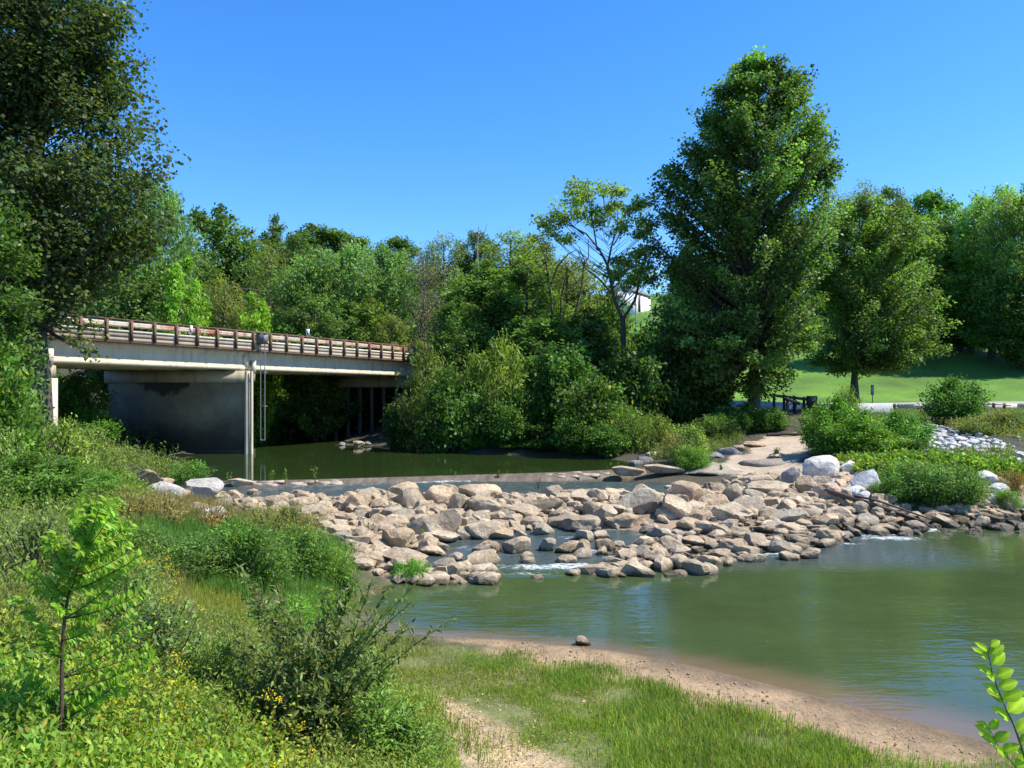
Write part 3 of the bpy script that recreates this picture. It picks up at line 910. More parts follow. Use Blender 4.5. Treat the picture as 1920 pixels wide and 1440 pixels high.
Z4 = lambda l: [(700 + x / 3.556, 840 + y / 3.556, w / 3.556, h / 3.556, *r) for x, y, w, h, *r in l]
Z5 = lambda l: [(1160 + x / 3.2, 780 + y / 3.2, w / 3.2, h / 3.2, *r) for x, y, w, h, *r in l]
Z8 = lambda l: [(1500 + x / 4.571, 840 + y / 4.571, w / 4.571, h / 4.571, *r) for x, y, w, h, *r in l]
Z3 = lambda l: [(200 + x / 3, 840 + y / 3, w / 3, h / 3, *r) for x, y, w, h, *r in l]
Z7 = lambda l: [(480 + x / 5.053, 880 + y / 5.053, w / 5.053, h / 5.053, *r) for x, y, w, h, *r in l]
LST = []
LST += Z4([(240, 410, 180, 150), (430, 392, 200, 150, 1.1), (470, 315, 190, 75), (710, 352, 280, 105), (765, 457, 300, 120), (1005, 502, 220, 150, 1.15), (890, 505, 250, 95, 1.05),
           (745, 603, 290, 130, .95), (340, 602, 230, 150, .9), (500, 592, 160, 180, 1.12), (1140, 582, 145, 85, 1.12), (1130, 440, 240, 110, .95), (1235, 432, 110, 95, .8), (1300, 532, 250, 115),
           (1380, 562, 270, 85, 1.08), (1450, 472, 110, 125, .7), (1550, 512, 165, 140, 1.0), (1780, 442, 300, 185, 1.08), (1690, 532, 260, 95), (1870, 382, 210, 105), (1500, 362, 130, 100),
           (1385, 362, 210, 95, .95), (790, 712, 135, 92, .8), (955, 712, 185, 115, 1.08), (1030, 736, 85, 42), (850, 612, 165, 52), (990, 617, 75, 62), (1170, 692, 105, 95), (1285, 702, 145, 75, .8),
           (1400, 707, 105, 95), (1410, 627, 125, 85), (1520, 612, 105, 62), (1550, 692, 135, 95, .65), (1640, 682, 85, 62), (460, 642, 225, 52), (600, 612, 105, 75), (400, 722, 155, 72),
           (540, 762, 115, 62), (720, 792, 235, 52), (610, 832, 115, 85), (740, 862, 185, 95, 1.08), (820, 886, 65, 52), (450, 862, 115, 75), (540, 852, 85, 38), (480, 812, 165, 85), (150, 692, 235, 165, .95),
           (130, 492, 165, 105), (100, 582, 225, 105), (200, 802, 330, 115), (640, 502, 125, 95), (560, 432, 115, 135, 1.1), (190, 322, 205, 62), (50, 332, 135, 62), (20, 402, 85, 105)])
LST += Z5([(350, 622, 185, 165, .98), (430, 522, 205, 135), (490, 632, 165, 75, .95), (600, 552, 185, 95), (700, 532, 125, 135, .92), (680, 632, 265, 85), (800, 602, 205, 125, .95), (900, 492, 285, 115, 1.03), (910, 562, 185, 72, .95),
           (1140, 472, 115, 115, 1.1), (1100, 552, 145, 95, .88), (1020, 612, 105, 115), (1150, 632, 185, 95), (1330, 642, 155, 105, 1.1), (1260, 692, 145, 105, 1.1), (1200, 722, 165, 75, .7), (1300, 777, 145, 95, 1.1), (1180, 757, 105, 48),
           (1060, 642, 245, 62, 1.02), (1050, 722, 205, 72), (900, 717, 155, 52), (740, 732, 135, 65), (730, 742, 105, 52), (870, 672, 75, 42), (950, 827, 95, 42), (1040, 867, 125, 55, .9), (1170, 857, 145, 75, 1.12), (1050, 812, 85, 35),
           (840, 812, 55, 32), (260, 742, 125, 75, 1.05), (150, 802, 125, 85, 1.05), (480, 792, 185, 75), (220, 842, 85, 65), (100, 842, 75, 55), (620, 857, 115, 62, 1.05), (340, 782, 115, 75), (480, 832, 85, 52), (440, 692, 185, 52),
           (1440, 657, 85, 55, 1.12), (1540, 667, 125, 55), (1650, 712, 135, 48), (1370, 740, 100, 50, .75), (560, 700, 110, 45), (380, 850, 100, 45)])
LST += Z8([(1300, 582, 205, 75, 1.1), (1470, 612, 185, 75), (1600, 608, 95, 52, .85), (1740, 607, 165, 85, 1.12), (1500, 667, 115, 52, .9), (1130, 572, 115, 65, 1.05), (1190, 512, 95, 45), (980, 512, 75, 40, 1.1), (1080, 522, 115, 55, .6),
           (760, 530, 165, 55, 1.02), (800, 562, 145, 35), (1030, 600, 110, 50), (1210, 640, 130, 60), (1340, 655, 120, 45), (940, 560, 90, 45), (1100, 660, 110, 55, .9)])
LST += Z3([(165, 217, 205, 65, 1.02), (330, 287, 195, 92, 1.0), (190, 287, 95, 55), (510, 382, 175, 65), (310, 205, 95, 42), (710, 285, 95, 42), (820, 262, 75, 38), (640, 330, 110, 50), (590, 310, 90, 40)])
LST += Z7([(200, 332, 155, 95), (320, 322, 85, 85), (440, 392, 175, 85), (660, 367, 175, 85, 1.03), (960, 402, 245, 180, 1.05), (1120, 352, 135, 135, 1.05), (880, 497, 185, 95), (980, 480, 155, 105, .95), (1300, 482, 225, 105, .95), (700, 472, 165, 105),
           (700, 562, 155, 95, 1.08), (880, 622, 225, 95, .9), (830, 702, 265, 115), (1100, 580, 225, 95), (1130, 480, 105, 115), (1350, 602, 175, 115), (560, 430, 140, 70), (620, 500, 120, 60), (950, 760, 180, 80), (1080, 720, 160, 70)])
for r in LST: rock(r[0], r[1], r[2], r[3], tone=(r[4] if len(r) > 4 else 1.0))
# boulders with a look of their own
for px, by, w, h, tone, kind, lab in [
    (1544, 905, 68, 44, 1.0, 'white', 'largest white boulder, rounded, at the top of the pile below the dirt path'),
    (1594, 896, 32, 27, .92, 'white', 'small white boulder between the largest white one and the green vines'),
    (1629, 928, 48, 42, .9, 'white', 'blocky white and grey boulder at the edge of the green vines'),
    (1591, 913, 36, 23, 1.0, 'tan', 'pinkish boulder wedged between two white boulders under the vines'),
    (1566, 940, 56, 36, 1.08, 'tan', 'pale pink slab-like boulder right below the cluster of white boulders'),
    (1485, 918, 32, 44, .95, 'grey', 'grey upright slab of rock leaning beside the largest white boulder'),
    (1604, 935, 34, 18, 1.0, 'white', 'low pale white rock in front of the white boulder cluster'),
    (1852, 916, 34, 28, 1.0, 'white', 'bright white rounded boulder beside the reeds on the far shore'),
    (1868, 933, 38, 20, 1.05, 'white', 'flat bright white boulder lowest in the reed-side white cluster'),
    (1881, 919, 22, 14, .95, 'white', 'smallest white boulder behind the flat one near the reeds'),
    (1844, 948, 24, 13, 1.0, 'grey', 'dark grey low rock beneath the reed-side white boulders'),
    (372, 934, 72, 31, .86, 'white', 'long pale whitish boulder beside the leafy bush on the weir end'),
    (398, 988, 44, 30, 1.1, 'white', 'bright white slanting boulder poking out of brown seeding grass'),
    (1052, 937, 19, 14, .95, 'grey', 'small bluish grey cube-shaped stone among the tan boulders'),
    (305, 936, 58, 28, .82, 'white', 'rounded pale boulder nestled in weeds near the weir end'),
]:
    o = rock(px, by, w * (1.10 if kind == 'white' else 1), h * (1.12 if kind == 'white' else 1), tone * (1.1 if kind == 'white' else 1), kind, lab)
    if kind == 'white': o.location.z += .12; o.location.y -= .15
    if 'pink' in lab: o.color = (tone * 1.12, tone * .98, tone * .95, 1)
    if 'bluish' in lab: o.color = (1.3, 1.45, 1.75, 1); 
for px, by, w, h in [(1512, 900, 26, 18), (1520, 915, 24, 16), (1572, 905, 20, 14), (1580, 893, 18, 14), (1612, 905, 24, 18), (1618, 940, 26, 15), (1640, 912, 20, 16), (1560, 918, 22, 14), (1590, 930, 20, 12), (1648, 930, 16, 12), (1840, 930, 20, 13), (1862, 942, 22, 12), (1890, 938, 18, 12), (1875, 908, 16, 11), (1830, 918, 16, 11)]:
    o = rock(px, by, w, h, R.uniform(.9, 1.1), 'white'); o.location.z += .10; o.location.y -= .12
# flat ones lying on the sill itself
def slabrock(px, py, w, h, z, lab, tone=1.0):
    D = F * (CZ - z) / (py - HY)
    wm = w / F * D
    o = bpy.data.objects.new('boulder', RK['tan'][3])
    o.scale = (wm * .54, wm * .32, h / F * D * .55)
    o.rotation_euler = (.05, .06, R.uniform(-.2, .2))
    o.location = ((px - 960) / F * D, D, z + .02)
    o.color = (tone, tone, tone, 1)
    link(o); tag(o, lab, 'boulder', 'rocks lying on the concrete weir')
slabrock(452, 906, 44, 15, .88, 'smooth flat tan stone resting on the weir crest', 1.1)
slabrock(1176, 884, 56, 17, .95, 'smooth wide stone lying where the weir meets the dirt bank', 1.05)
slabrock(1245, 880, 70, 14, 1.0, 'long flat tan stone at the bank just past the weir end', 1.0)
# smaller rocks filling the pile
tries = 0
occ = np.array([[q['o'].location.x, q['o'].location.y, q['w'] * .5] for q in ROCKS])
CHAN = [G(a, b, .05)[:2] for a, b in [(800, 1050), (850, 1012), (1000, 1002), (1060, 985), (1310, 985), (1300, 1010), (1140, 1030), (1120, 1068), (940, 1088), (900, 1060)]]
def chan(P): return bool(inpoly(np.array([P[0]]), np.array([P[1]]), CHAN)[0])
FILL = scatter(BED, 700)
nfill = 0
for P in FILL:
    if nfill >= 125: break
    d = np.hypot(occ[:, 0] - P[0], occ[:, 1] - P[1])
    if (d < occ[:, 2] * .62).any() or (P[1] > 30.6 and P[0] < 7): continue
    if chan(P) and R.random() < .94: continue
    px = 960 + P[0] / P[1] * F
    z = max(P[2], float(zw(P[0], P[1])))
    by = HY + (CZ - z) / P[1] * F
    if px > 1900 or by > 1085: continue
    w = R.uniform(.35, .85) if P[1] < 26 else R.uniform(.5, 1.1)
    rock(px, by, w / P[1] * F, w * R.uniform(.45, .7) / P[1] * F, R.uniform(.85, 1.05))
    nfill += 1
# white riprap along the road bank
RIP = [(1745, 812, 22, 12), (1735, 824, 20, 11), (1752, 826, 18, 10), (1770, 822, 20, 11), (1738, 838, 26, 13), (1760, 838, 24, 12), (1782, 832, 22, 12), (1795, 842, 26, 13), (1812, 838, 22, 12), (1830, 836, 24, 13), (1848, 842, 24, 12),
       (1866, 846, 26, 13), (1884, 850, 24, 13), (1902, 852, 26, 14), (1915, 858, 20, 12), (1775, 848, 22, 10), (1815, 850, 24, 11), (1840, 852, 22, 10), (1858, 858, 24, 11), (1880, 862, 22, 10), (1762, 812, 16, 9), (1805, 828, 18, 9),
       (1728, 806, 14, 9), (1755, 803, 16, 9), (1905, 866, 20, 10), (1895, 820, 12, 7), (1910, 824, 14, 8), (1668, 806, 14, 8), (1650, 800, 14, 8), (1690, 812, 14, 9)]
for px, by, w, h in RIP: rock(px, by, w, h, R.uniform(.85, 1.08), 'white')
# rocks on the far waterline, under the bridge and by the dark bushes
for px, by, w, h, k in [(670, 838, 22, 14, 'tan'), (690, 835, 14, 8, 'grey'), (640, 836, 12, 7, 'grey'), (735, 838, 12, 6, 'grey'), (776, 841, 16, 7, 'grey'), (800, 842, 14, 6, 'tan'), (1210, 868, 30, 14, 'grey'), (1225, 858, 26, 14, 'tan'), (1195, 872, 24, 10, 'grey'),
                        (1370, 852, 40, 18, 'grey'), (1345, 858, 26, 12, 'grey'), (1395, 846, 30, 12, 'tan'), (1418, 838, 44, 12, 'tan'), (1460, 858, 34, 9, 'tan'), (1330, 862, 20, 10, 'grey')]:
    P = hit(px, by, d0=30)
    D = P[1]
    o = bpy.data.objects.new('boulder', R.choice(RK[k]))
    wm = w / F * D
    o.scale = (wm * .55, wm * .45, max(.3 * wm, h / F * D) * .6)
    o.rotation_euler = (0, 0, R.uniform(-.5, .5))
    zz = max(P[2], UP) if px < 1200 else P[2]
    o.location = (P[0], D + .2, zz + .1)
    o.color = (1, 1, 1, 1)
    if px == 1418: o.color = (1.15, .98, .98, 1)
    link(o)
    ROCKS.append(dict(o=o, px=px, py=by, w=wm, kind=k, label=None, rng=1))
# the lone stone on the beach
P = G(1093, 1206, .04)
o = bpy.data.objects.new('boulder', RK['tan'][5]); o.scale = (.165, .12, .10); o.rotation_euler = (.1, .15, .3); o.location = (P[0], P[1] + .05, .06)
o.color = (.72, .70, .68, 1); link(o); tag(o, 'lone small stone at the water edge on the sandy beach', 'stone')

ORD = ['', 'second', 'third', 'fourth', 'fifth', 'sixth', 'seventh', 'eighth', 'ninth', 'tenth', 'eleventh', 'twelfth', 'thirteenth', 'fourteenth', 'fifteenth', 'sixteenth', 'seventeenth', 'eighteenth', 'nineteenth', 'twentieth']
def ordinal(k, n):
    if k == 0: return 'leftmost'
    if k == n - 1: return 'rightmost'
    if k <= (n - 1) / 2: return ORD[min(k, 19)] + ' from left'
    return ORD[min(n - 1 - k, 19)] + ' from right'
def rock_zone(r):
    px, py = r['px'], r['py']
    if r['rng']: return 'on the far river bank'
    if r['kind'] == 'white' and px > 1630 and py < 875: return 'of the riprap below the road'
    if px > 1690: return 'on the shore under the reeds'
    if px < 470: return 'in weeds at the weir end'
    if px < 640: return 'beside the seeding grass'
    col = 'near the grassy bank' if px < 830 else ('in midstream' if px < 1130 else ('below the stone flat' if px < 1400 else 'by the driftwood'))
    row = 'atop the pile' if py < 940 else ('halfway down' if py < 985 else ('at the pile foot' if py < 1030 else 'at the water edge'))
    return row + ' ' + col
gz = {}
for r in ROCKS:
    if r['label']:
        tag(r['o'], r['label'], 'boulder', 'boulders with a look of their own'); continue
    sz = 'big' if r['w'] > 1.25 else ('mid-sized' if r['w'] > .75 else 'small')
    gz.setdefault((sz, r['kind'], rock_zone(r)), []).append(r)
for (sz, kind, zone), l in gz.items():
    l.sort(key=lambda r: r['px'])
    for k, r in enumerate(l):
        if len(l) == 1: lab = f'only {sz} {kind} boulder {zone}'
        elif len(l) == 2: lab = ('left' if k == 0 else 'right') + f' one of two {sz} {kind} boulders {zone}'
        else: lab = f'{ordinal(k, len(l))} of the {sz} {kind} boulders {zone}'
        tag(r['o'], lab, 'boulder', f'{kind} boulders {zone}')

# gravel and cobbles in the gaps: nobody could count these
acc = Acc()
def cobbles(P, smin, smax, sink=.25):
    for Pk in P:
        s = smin + (smax - smin) * R.random() ** 2
        v = rock_verts(R.randrange(40), ICO1[0], cuts=4, rough=.0) if False else COB[R.randrange(len(COB))]
        a = R.uniform(0, 2 * PI); ca, sa = math.cos(a), math.sin(a)
        v = v * np.array([s, s * R.uniform(.6, .95), s * R.uniform(.45, .8)])
        v = np.c_[v[:, 0] * ca - v[:, 1] * sa, v[:, 0] * sa + v[:, 1] * ca, v[:, 2]]
        acc.add(v + np.array([Pk[0], Pk[1], Pk[2] + s * sink]), t=ICO1[1])
COB = [rock_verts(900 + i, ICO1[0] * (1 + .2 * np.random.default_rng(i).normal(size=(len(ICO1[0]), 1))), cuts=5, rough=0) for i in range(12)]
ICO1_ = ICO1
S_ = scatter(BED, 3600); S_ = S_[((S_[:, 1] < 31.3) | (S_[:, 0] > 7)) & ~inpoly(S_[:, 0], S_[:, 1], CHAN)]; cobbles(S_, .05, .22)
ICO2 = ico(2)
MED = [rock_verts(1300 + i, ICO2[0], cuts=9, rough=.05) for i in range(16)]
S_ = scatter(BED, 2000)
for Pk in S_:
    if chan(Pk) and R.random() < .93: continue
    if Pk[1] > 31.0 and Pk[0] < 7: continue
    s_ = .12 + .30 * R.random() ** 1.5
    v = MED[R.randrange(16)] * np.array([s_, s_ * R.uniform(.6, .95), s_ * R.uniform(.45, .8)])
    a = R.uniform(0, 2 * PI); ca, sa = math.cos(a), math.sin(a)
    v = np.c_[v[:, 0] * ca - v[:, 1] * sa, v[:, 0] * sa + v[:, 1] * ca, v[:, 2]]
    acc.add(v + np.array([Pk[0], Pk[1], max(Pk[2], float(zw(Pk[0], Pk[1])) - .08) + s_ * .3]), t=ICO2[1])
GRAV = [G(a, b, 0.0)[:2] for a, b in [(1125, 1068), (1160, 1030), (1240, 1010), (1390, 1030), (1400, 1052), (1270, 1064)]]
cobbles([(a, b, max(c, float(zw(a, b)) - .02)) for a, b, c in scatter(GRAV, 700)], .05, .14, .35)
cobbles(scatter(wp([(1690, 965), (1700, 995), (1800, 992), (1900, 985), (1905, 955), (1800, 945)]), 380), .06, .2)
cobbles(scatter(wp([(600, 1030), (680, 1000), (790, 1050), (800, 1085), (700, 1075)]), 300), .05, .2)
ob = acc.obj('gravel', ROCK)
ob.data.polygons.foreach_set('use_smooth', np.zeros(len(ob.data.polygons), bool))
tag(ob, 'loose gravel and cobbles filling the gaps of the rock pile', 'gravel', kind='stuff')
acc = Acc()
cobbles(scatter(wp([(1725, 800), (1770, 800), (1905, 838), (1918, 872), (1840, 866), (1730, 846)]), 260), .08, .25, .3)
tag(acc.obj('riprap_gravel', ROCK_WHITE), 'small white stones between the riprap under the road', 'gravel', kind='stuff')
# pale rock shelf by the path
for px, by, w, h, lab in [(1345, 880, 150, 14, 'broad flat stone shelf running down from the dirt path to the weir'), (1440, 868, 110, 10, 'grey flat stone step below the dirt path')]:
    P = hit(px, by, d0=20); D = P[1]; wm = w / F * D
    o = bpy.data.objects.new('rock_shelf', rock_mesh(777 + px, SLAB, ICO4, cuts=6, rough=.03))
    o.scale = (wm * .5, wm * .5, .28); o.rotation_euler = (.0, .0, .2); o.location = (P[0], D + wm * .2, P[2] - .05); o.color = (.9, .9, .92, 1) if px < 1400 else (.72, .72, .74, 1)
    link(o); tag(o, lab, 'rock shelf')

# ------------------------------------------------------------------ foliage builders
def unit(a): return a / (np.linalg.norm(a, axis=-1, keepdims=True) + 1e-9)
GREEN = np.array([0.058, 0.098, 0.026])
def leaf_cols(n, base=GREEN, jit=.22, yellow=.03, clump=None, hue=.10):
    f = np.exp(rng.normal(0, jit, n))
    if clump is not None: f = f * clump
    c = base[None, :] * f[:, None]
    h = rng.normal(0, hue, n)
    c = c * np.c_[1 + h, np.ones(n), 1 - h * .5]
    y = rng.random(n) < yellow
    c[y] = np.array([0.22, 0.19, 0.03]) * f[y][:, None]
    return np.clip(c, .004, .8)

def kites(acc, P, axis, nrm, L, W, c, fold=.12):
    """simple leaves: 4 corners each"""
    axis = unit(axis); side = unit(np.cross(axis, nrm)); up = np.cross(side, axis)
    L = np.broadcast_to(np.asarray(L, float), (len(P),))[:, None]; W = np.broadcast_to(np.asarray(W, float), (len(P),))[:, None]
    m = P + axis * L * .45 + up * fold * W
    v = np.stack([P, m + side * W * .5, P + axis * L, m - side * W * .5], 1)
    n = len(P)
    acc.add(v.reshape(-1, 3), np.arange(4 * n).reshape(n, 4), c=np.repeat(c, 4, axis=0))

def ovals(acc, P, axis, nrm, L, W, c, fold=.18, droop=.12, shape=(.22, .62, .82)):
    """full leaves: two folded halves, eight corners' worth of outline"""
    axis = unit(axis); side = unit(np.cross(axis, nrm)); up = np.cross(side, axis)
    n = len(P)
    L = np.broadcast_to(np.asarray(L, float), (n,))[:, None]; W = np.broadcast_to(np.asarray(W, float), (n,))[:, None]
    a, b_, k = shape
    def pt(t, s): return P + axis * L * t + side * W * .5 * s + up * (abs(s) * fold * W - droop * L * t * t)
    v = np.stack([pt(0, 0), pt(a, k), pt(b_, .92 * k + .05), pt(1, 0), pt(b_, -.92 * k - .05), pt(a, -k), pt(.5, 0)], 1)
    i = np.arange(n)[:, None] * 7
    q = np.concatenate([i + np.array([[0, 1, 2, 6]]), i + np.array([[6, 2, 3, 4]]) , i + np.array([[0, 6, 4, 5]])], 0)
    acc.add(v.reshape(-1, 3), q, c=np.repeat(c, 7, axis=0))

def curve(a, b, mid_off, n=6):
    a, b = np.asarray(a, float), np.asarray(b, float)
    m = (a + b) / 2 + mid_off
    t = np.linspace(0, 1, n)[:, None]
    return (1 - t) ** 2 * a + 2 * t * (1 - t) * m + t * t * b

def crown(leaf, wood, tips, trunk, r_base, m, rc, L, W, base=GREEN, yellow=.02, jit=.2, clumpj=.18, flat=.7, out=.5, rise=.75, oval=False, fill=.55, hue=.08, droop=.1, sides=4, wcol=None, zmin=.12):
    """limbs from the trunk polyline to each tip, and a cloud of leaves round the outer part of each limb"""
    trunk = np.asarray(trunk, float)
    tz = trunk[:, 2]
    cx_, cy_ = trunk[:, 0].mean(), trunk[:, 1].mean()
    allP, allO, allC = [], [], []
    for T in tips:
        d = math.hypot(T[0] - np.interp(T[2], tz, trunk[:, 0]), T[1] - np.interp(T[2], tz, trunk[:, 1]))
        za = np.clip(T[2] - rise * d - .3, tz[0] + zmin * (tz[-1] - tz[0]), tz[-1])
        A = np.array([np.interp(za, tz, trunk[:, 0]), np.interp(za, tz, trunk[:, 1]), za])
        ln = np.linalg.norm(T - A) + .01
        pth = curve(A, T, np.array([0, 0, -.10 * ln]) + rng.normal(0, .06 * ln, 3))
        fr = 1 - (za - tz[0]) / (tz[-1] - tz[0] + 1e-6)
        r0 = np.clip(r_base * (.12 + .3 * fr) * min(1, ln / 5 + .25), .012, .5)
        tube(wood, pth, r0, .008 + .05 * r0, sides, c=wcol)
        t = 1 - fill * rng.random(m) ** 1.4
        ctr = (1 - t)[:, None] ** 2 * A + 2 * (t * (1 - t))[:, None] * pth[3] + (t * t)[:, None] * T if False else A + (T - A) * t[:, None]
        P = ctr + unit(rng.normal(size=(m, 3))) * (rng.random(m) ** .5)[:, None] * rc * np.array([1, 1, flat]) * np.exp(rng.normal(0, .15))
        allP.append(P); allO.append(np.repeat((T - np.array([cx_, cy_, T[2] - 1.0]))[None], m, 0)); allC.append(np.full(m, math.exp(rng.normal(0, clumpj))))
    P = np.concatenate(allP); O = unit(np.concatenate(allO)); C = np.concatenate(allC)
    n = len(P)
    axis = unit(O * out + rng.normal(0, .6, (n, 3)) + np.array([0, 0, -droop * 3]))
    nrm = unit(np.array([0, 0, .75]) + O * .45 + rng.normal(0, .45, (n, 3)))
    s = np.exp(rng.normal(0, .2, n))
    c = leaf_cols(n, base, jit, yellow, C, hue)
    (ovals if oval else kites)(leaf, P, axis, nrm, L * s, W * s, c)

def tips_profile(prof, n, depth=1.0, rmin=.35, cx_fn=None, lump=.22, power=.5):
    """prof: (z, left, right) rows; tips inside the solid they describe"""
    prof = np.asarray(sorted(prof), float)
    zs, l, r = prof[:, 0], prof[:, 1], prof[:, 2]
    out = []
    ph = rng.uniform(0, 9)
    while len(out) < n:
        z = rng.uniform(zs[0], zs[-1])
        a, b = np.interp(z, zs, l), np.interp(z, zs, r)
        hw = (b - a) / 2
        if rng.random() > hw / ((r - l).max() / 2) + .12: continue
        phi = rng.uniform(0, 2 * PI)
        rho = rmin + (1 - rmin) * rng.random() ** power
        rho *= 1 - lump + lump * 2 * float(vnoise(phi * 1.7 + ph, z * .35 + ph) + .5)
        out.append(((a + b) / 2 + hw * rho * math.cos(phi), hw * depth * rho * math.sin(phi), z))
    return np.array(out)

def trunk_mesh(wood, path, r0, r1, sides=8, flare=1.5):
    path = np.asarray(path, float)
    n = len(path)
    r = np.linspace(r0, r1, n); r[0] *= flare
    tube(wood, path, r, None, sides)

def finish_tree(root, leaf, wood, bark=BARK, lname='crown', wname='trunk', color=(1, 1, 1), lmat=LEAF):
    a = leaf.obj(lname, lmat, root) if leaf.n else None
    b = wood.obj(wname, bark, root, True)
    if a: a.color = (*color, 1)
    return a, b

def profile_px(rows, pxc, D, zbase):
    """(row, left, right) in the photo at distance D -> local (z, left, right) round the base"""
    return [(CZ - (py - HY) / F * D - zbase, (l - pxc) / F * D, (r - pxc) / F * D) for py, l, r in rows]

# ---- the big shade tree on the near left bank
D = 31.0; pxc = 60
zb = h1((pxc - 960) / F * D, D)
root = thing('shade_tree', ((pxc - 960) / F * D, D, zb), 'huge dark green tree towering over the left end of the bridge', 'tree')
rows = [(-330, -60, 140), (-200, -130, 195), (-60, -190, 225), (40, -210, 245), (150, -230, 258), (220, -240, 270), (290, -250, 318), (380, -250, 330), (450, -255, 292), (515, -250, 215), (560, -245, 115), (595, -240, 35), (690, -230, 20)]
leaf, wood = Acc(), Acc()
tk = np.array([(0, 0, -.3), (.2, .1, 3), (-.2, .2, 7), (.2, 0, 12), (.5, .1, 17), (.6, 0, 22)])
trunk_mesh(wood, tk, .55, .08, 10)
tips = tips_profile(profile_px(rows, pxc, D, zb), 560, .8, .34, lump=.12)
crown(leaf, wood, tips, tk, .20, 215, .95, .185, .15, base=np.array([.050, .074, .027]), yellow=.012, clumpj=.25, hue=.16, droop=.15)
# trailing vine sprays over the railing
tips2 = np.array([((px - pxc) / F * D, -.5 + R.uniform(-.6, .4), CZ - (py - HY) / F * D - zb) for px, py in [(190, 560), (196, 600), (186, 640), (192, 665), (200, 625), (178, 655), (206, 575)]])
crown(leaf, wood, tips2, tk, .2, 42, .33, .17, .13, base=np.array([.075, .10, .03]), flat=1.4, droop=.4, rise=-.6)
finish_tree(root, leaf, wood)

# ---- lower dark broadleaf at the very left, in front of the big tree
D = 24.0; pxc = -20
zb = h1((pxc - 960) / F * D, D)
root = thing('broadleaf_tree', ((pxc - 960) / F * D, D, zb), 'dark broadleaf tree below the huge shade tree, cut by the picture edge', 'tree')
rows = [(380, -120, 25), (470, -140, 45), (560, -150, 52), (650, -150, 50), (730, -140, 45), (800, -130, 40)]
leaf, wood = Acc(), Acc()
tk = np.array([(0, 0, -.3), (.1, 0, 2), (0, .2, 5), (.1, .1, 8)])
trunk_mesh(wood, tk, .25, .05)
crown(leaf, wood, tips_profile(profile_px(rows, pxc, D, zb), 95, .8, .4), tk, .25, 130, .65, .17, .10, base=np.array([0.062, 0.109, 0.031]), yellow=.01, droop=.06)
finish_tree(root, leaf, wood)

# ---- sycamore
D = 58.0; pxc = 1413
zb = h1((pxc - 960) / F * D, D)
root = thing('sycamore_tree', ((pxc - 960) / F * D, D, zb), 'tallest tree on the far bank, pointed dark green crown above the dirt path', 'tree')
rows = [(98, 1400, 1432), (130, 1375, 1500), (165, 1335, 1505), (215, 1320, 1540), (270, 1290, 1550), (300, 1245, 1560), (350, 1238, 1572), (420, 1235, 1565), (500, 1228, 1560), (580, 1222, 1545), (650, 1235, 1528), (700, 1270, 1488), (735, 1320, 1445)]
leaf, wood = Acc(), Acc()
H = CZ - (110 - HY) / F * D - zb
tk = np.array([(0, 0, -.3), (.05, 0, 3), (.1, .1, 8), (-.1, 0, 14), (.2, 0, 20), (.3, 0, H - .8)])
trunk_mesh(wood, tk, .42, .06, 10)
tips = tips_profile([(z_ - .5, l_ * 1.02, r_ * 1.0) for z_, l_, r_ in profile_px(rows, pxc, D, zb)], 520, .9, .25, lump=.28)
sp = []
for px, py, n_, sx_, sy_ in [(1414, 108, 8, 12, 12), (1404, 140, 8, 18, 12), (1490, 138, 8, 12, 14), (1502, 170, 7, 14, 14), (1345, 168, 7, 12, 14), (1340, 205, 5, 10, 10), (1540, 218, 5, 8, 8), (1325, 225, 4, 8, 8), (1290, 258, 6, 14, 8), (1258, 285, 8, 16, 12), (1245, 320, 6, 10, 12), (1562, 320, 6, 8, 14), (1548, 290, 4, 8, 8), (1232, 380, 6, 8, 14), (1228, 440, 6, 8, 14)]:
    for _ in range(n_): sp.append(((px + R.gauss(0, sx_) - pxc) / F * D, R.uniform(-1.5, 1.5), CZ - (py + 14 + R.gauss(0, sy_) - HY) / F * D - zb))
tips = np.r_[tips, np.array(sp)]
crown(leaf, wood, tips, tk, .42, 190, .72, .225, .19, zmin=.2, base=np.array([.072, .124, .034]), yellow=.008, clumpj=.34, jit=.25, hue=.1, droop=.05, fill=.48)
finish_tree(root, leaf, wood)

# ---- the round tree on the lawn edge to its right
D = 66.0; pxc = 1602
zb = h1((pxc - 960) / F * D, D)
root = thing('lawn_tree', ((pxc - 960) / F * D, D, zb), 'broad green tree with a bare dark trunk on the lawn edge by the signpost', 'tree')
rows = [(365, 1580, 1640), (400, 1545, 1690), (450, 1530, 1715), (520, 1510, 1752), (560, 1505, 1755), (610, 1505, 1768), (645, 1515, 1772), (675, 1535, 1745), (698, 1565, 1690)]
leaf, wood = Acc(), Acc()
tk = np.array([(0, 0, -.3), (0, 0, 2.5), (.3, .2, 6), (.2, .1, 10), (.5, 0, 15)])
trunk_mesh(wood, tk, .36, .07, 10)
tips = tips_profile([(z_, l_ * 1.08, r_ * 1.08) for z_, l_, r_ in profile_px(rows, pxc, D, zb)], 270, .9, .3, lump=.34)
crown(leaf, wood, tips, tk, .36, 200, .76, .225, .185, zmin=.28, base=np.array([.088, .140, .036]), yellow=.008, clumpj=.26)
finish_tree(root, leaf, wood)

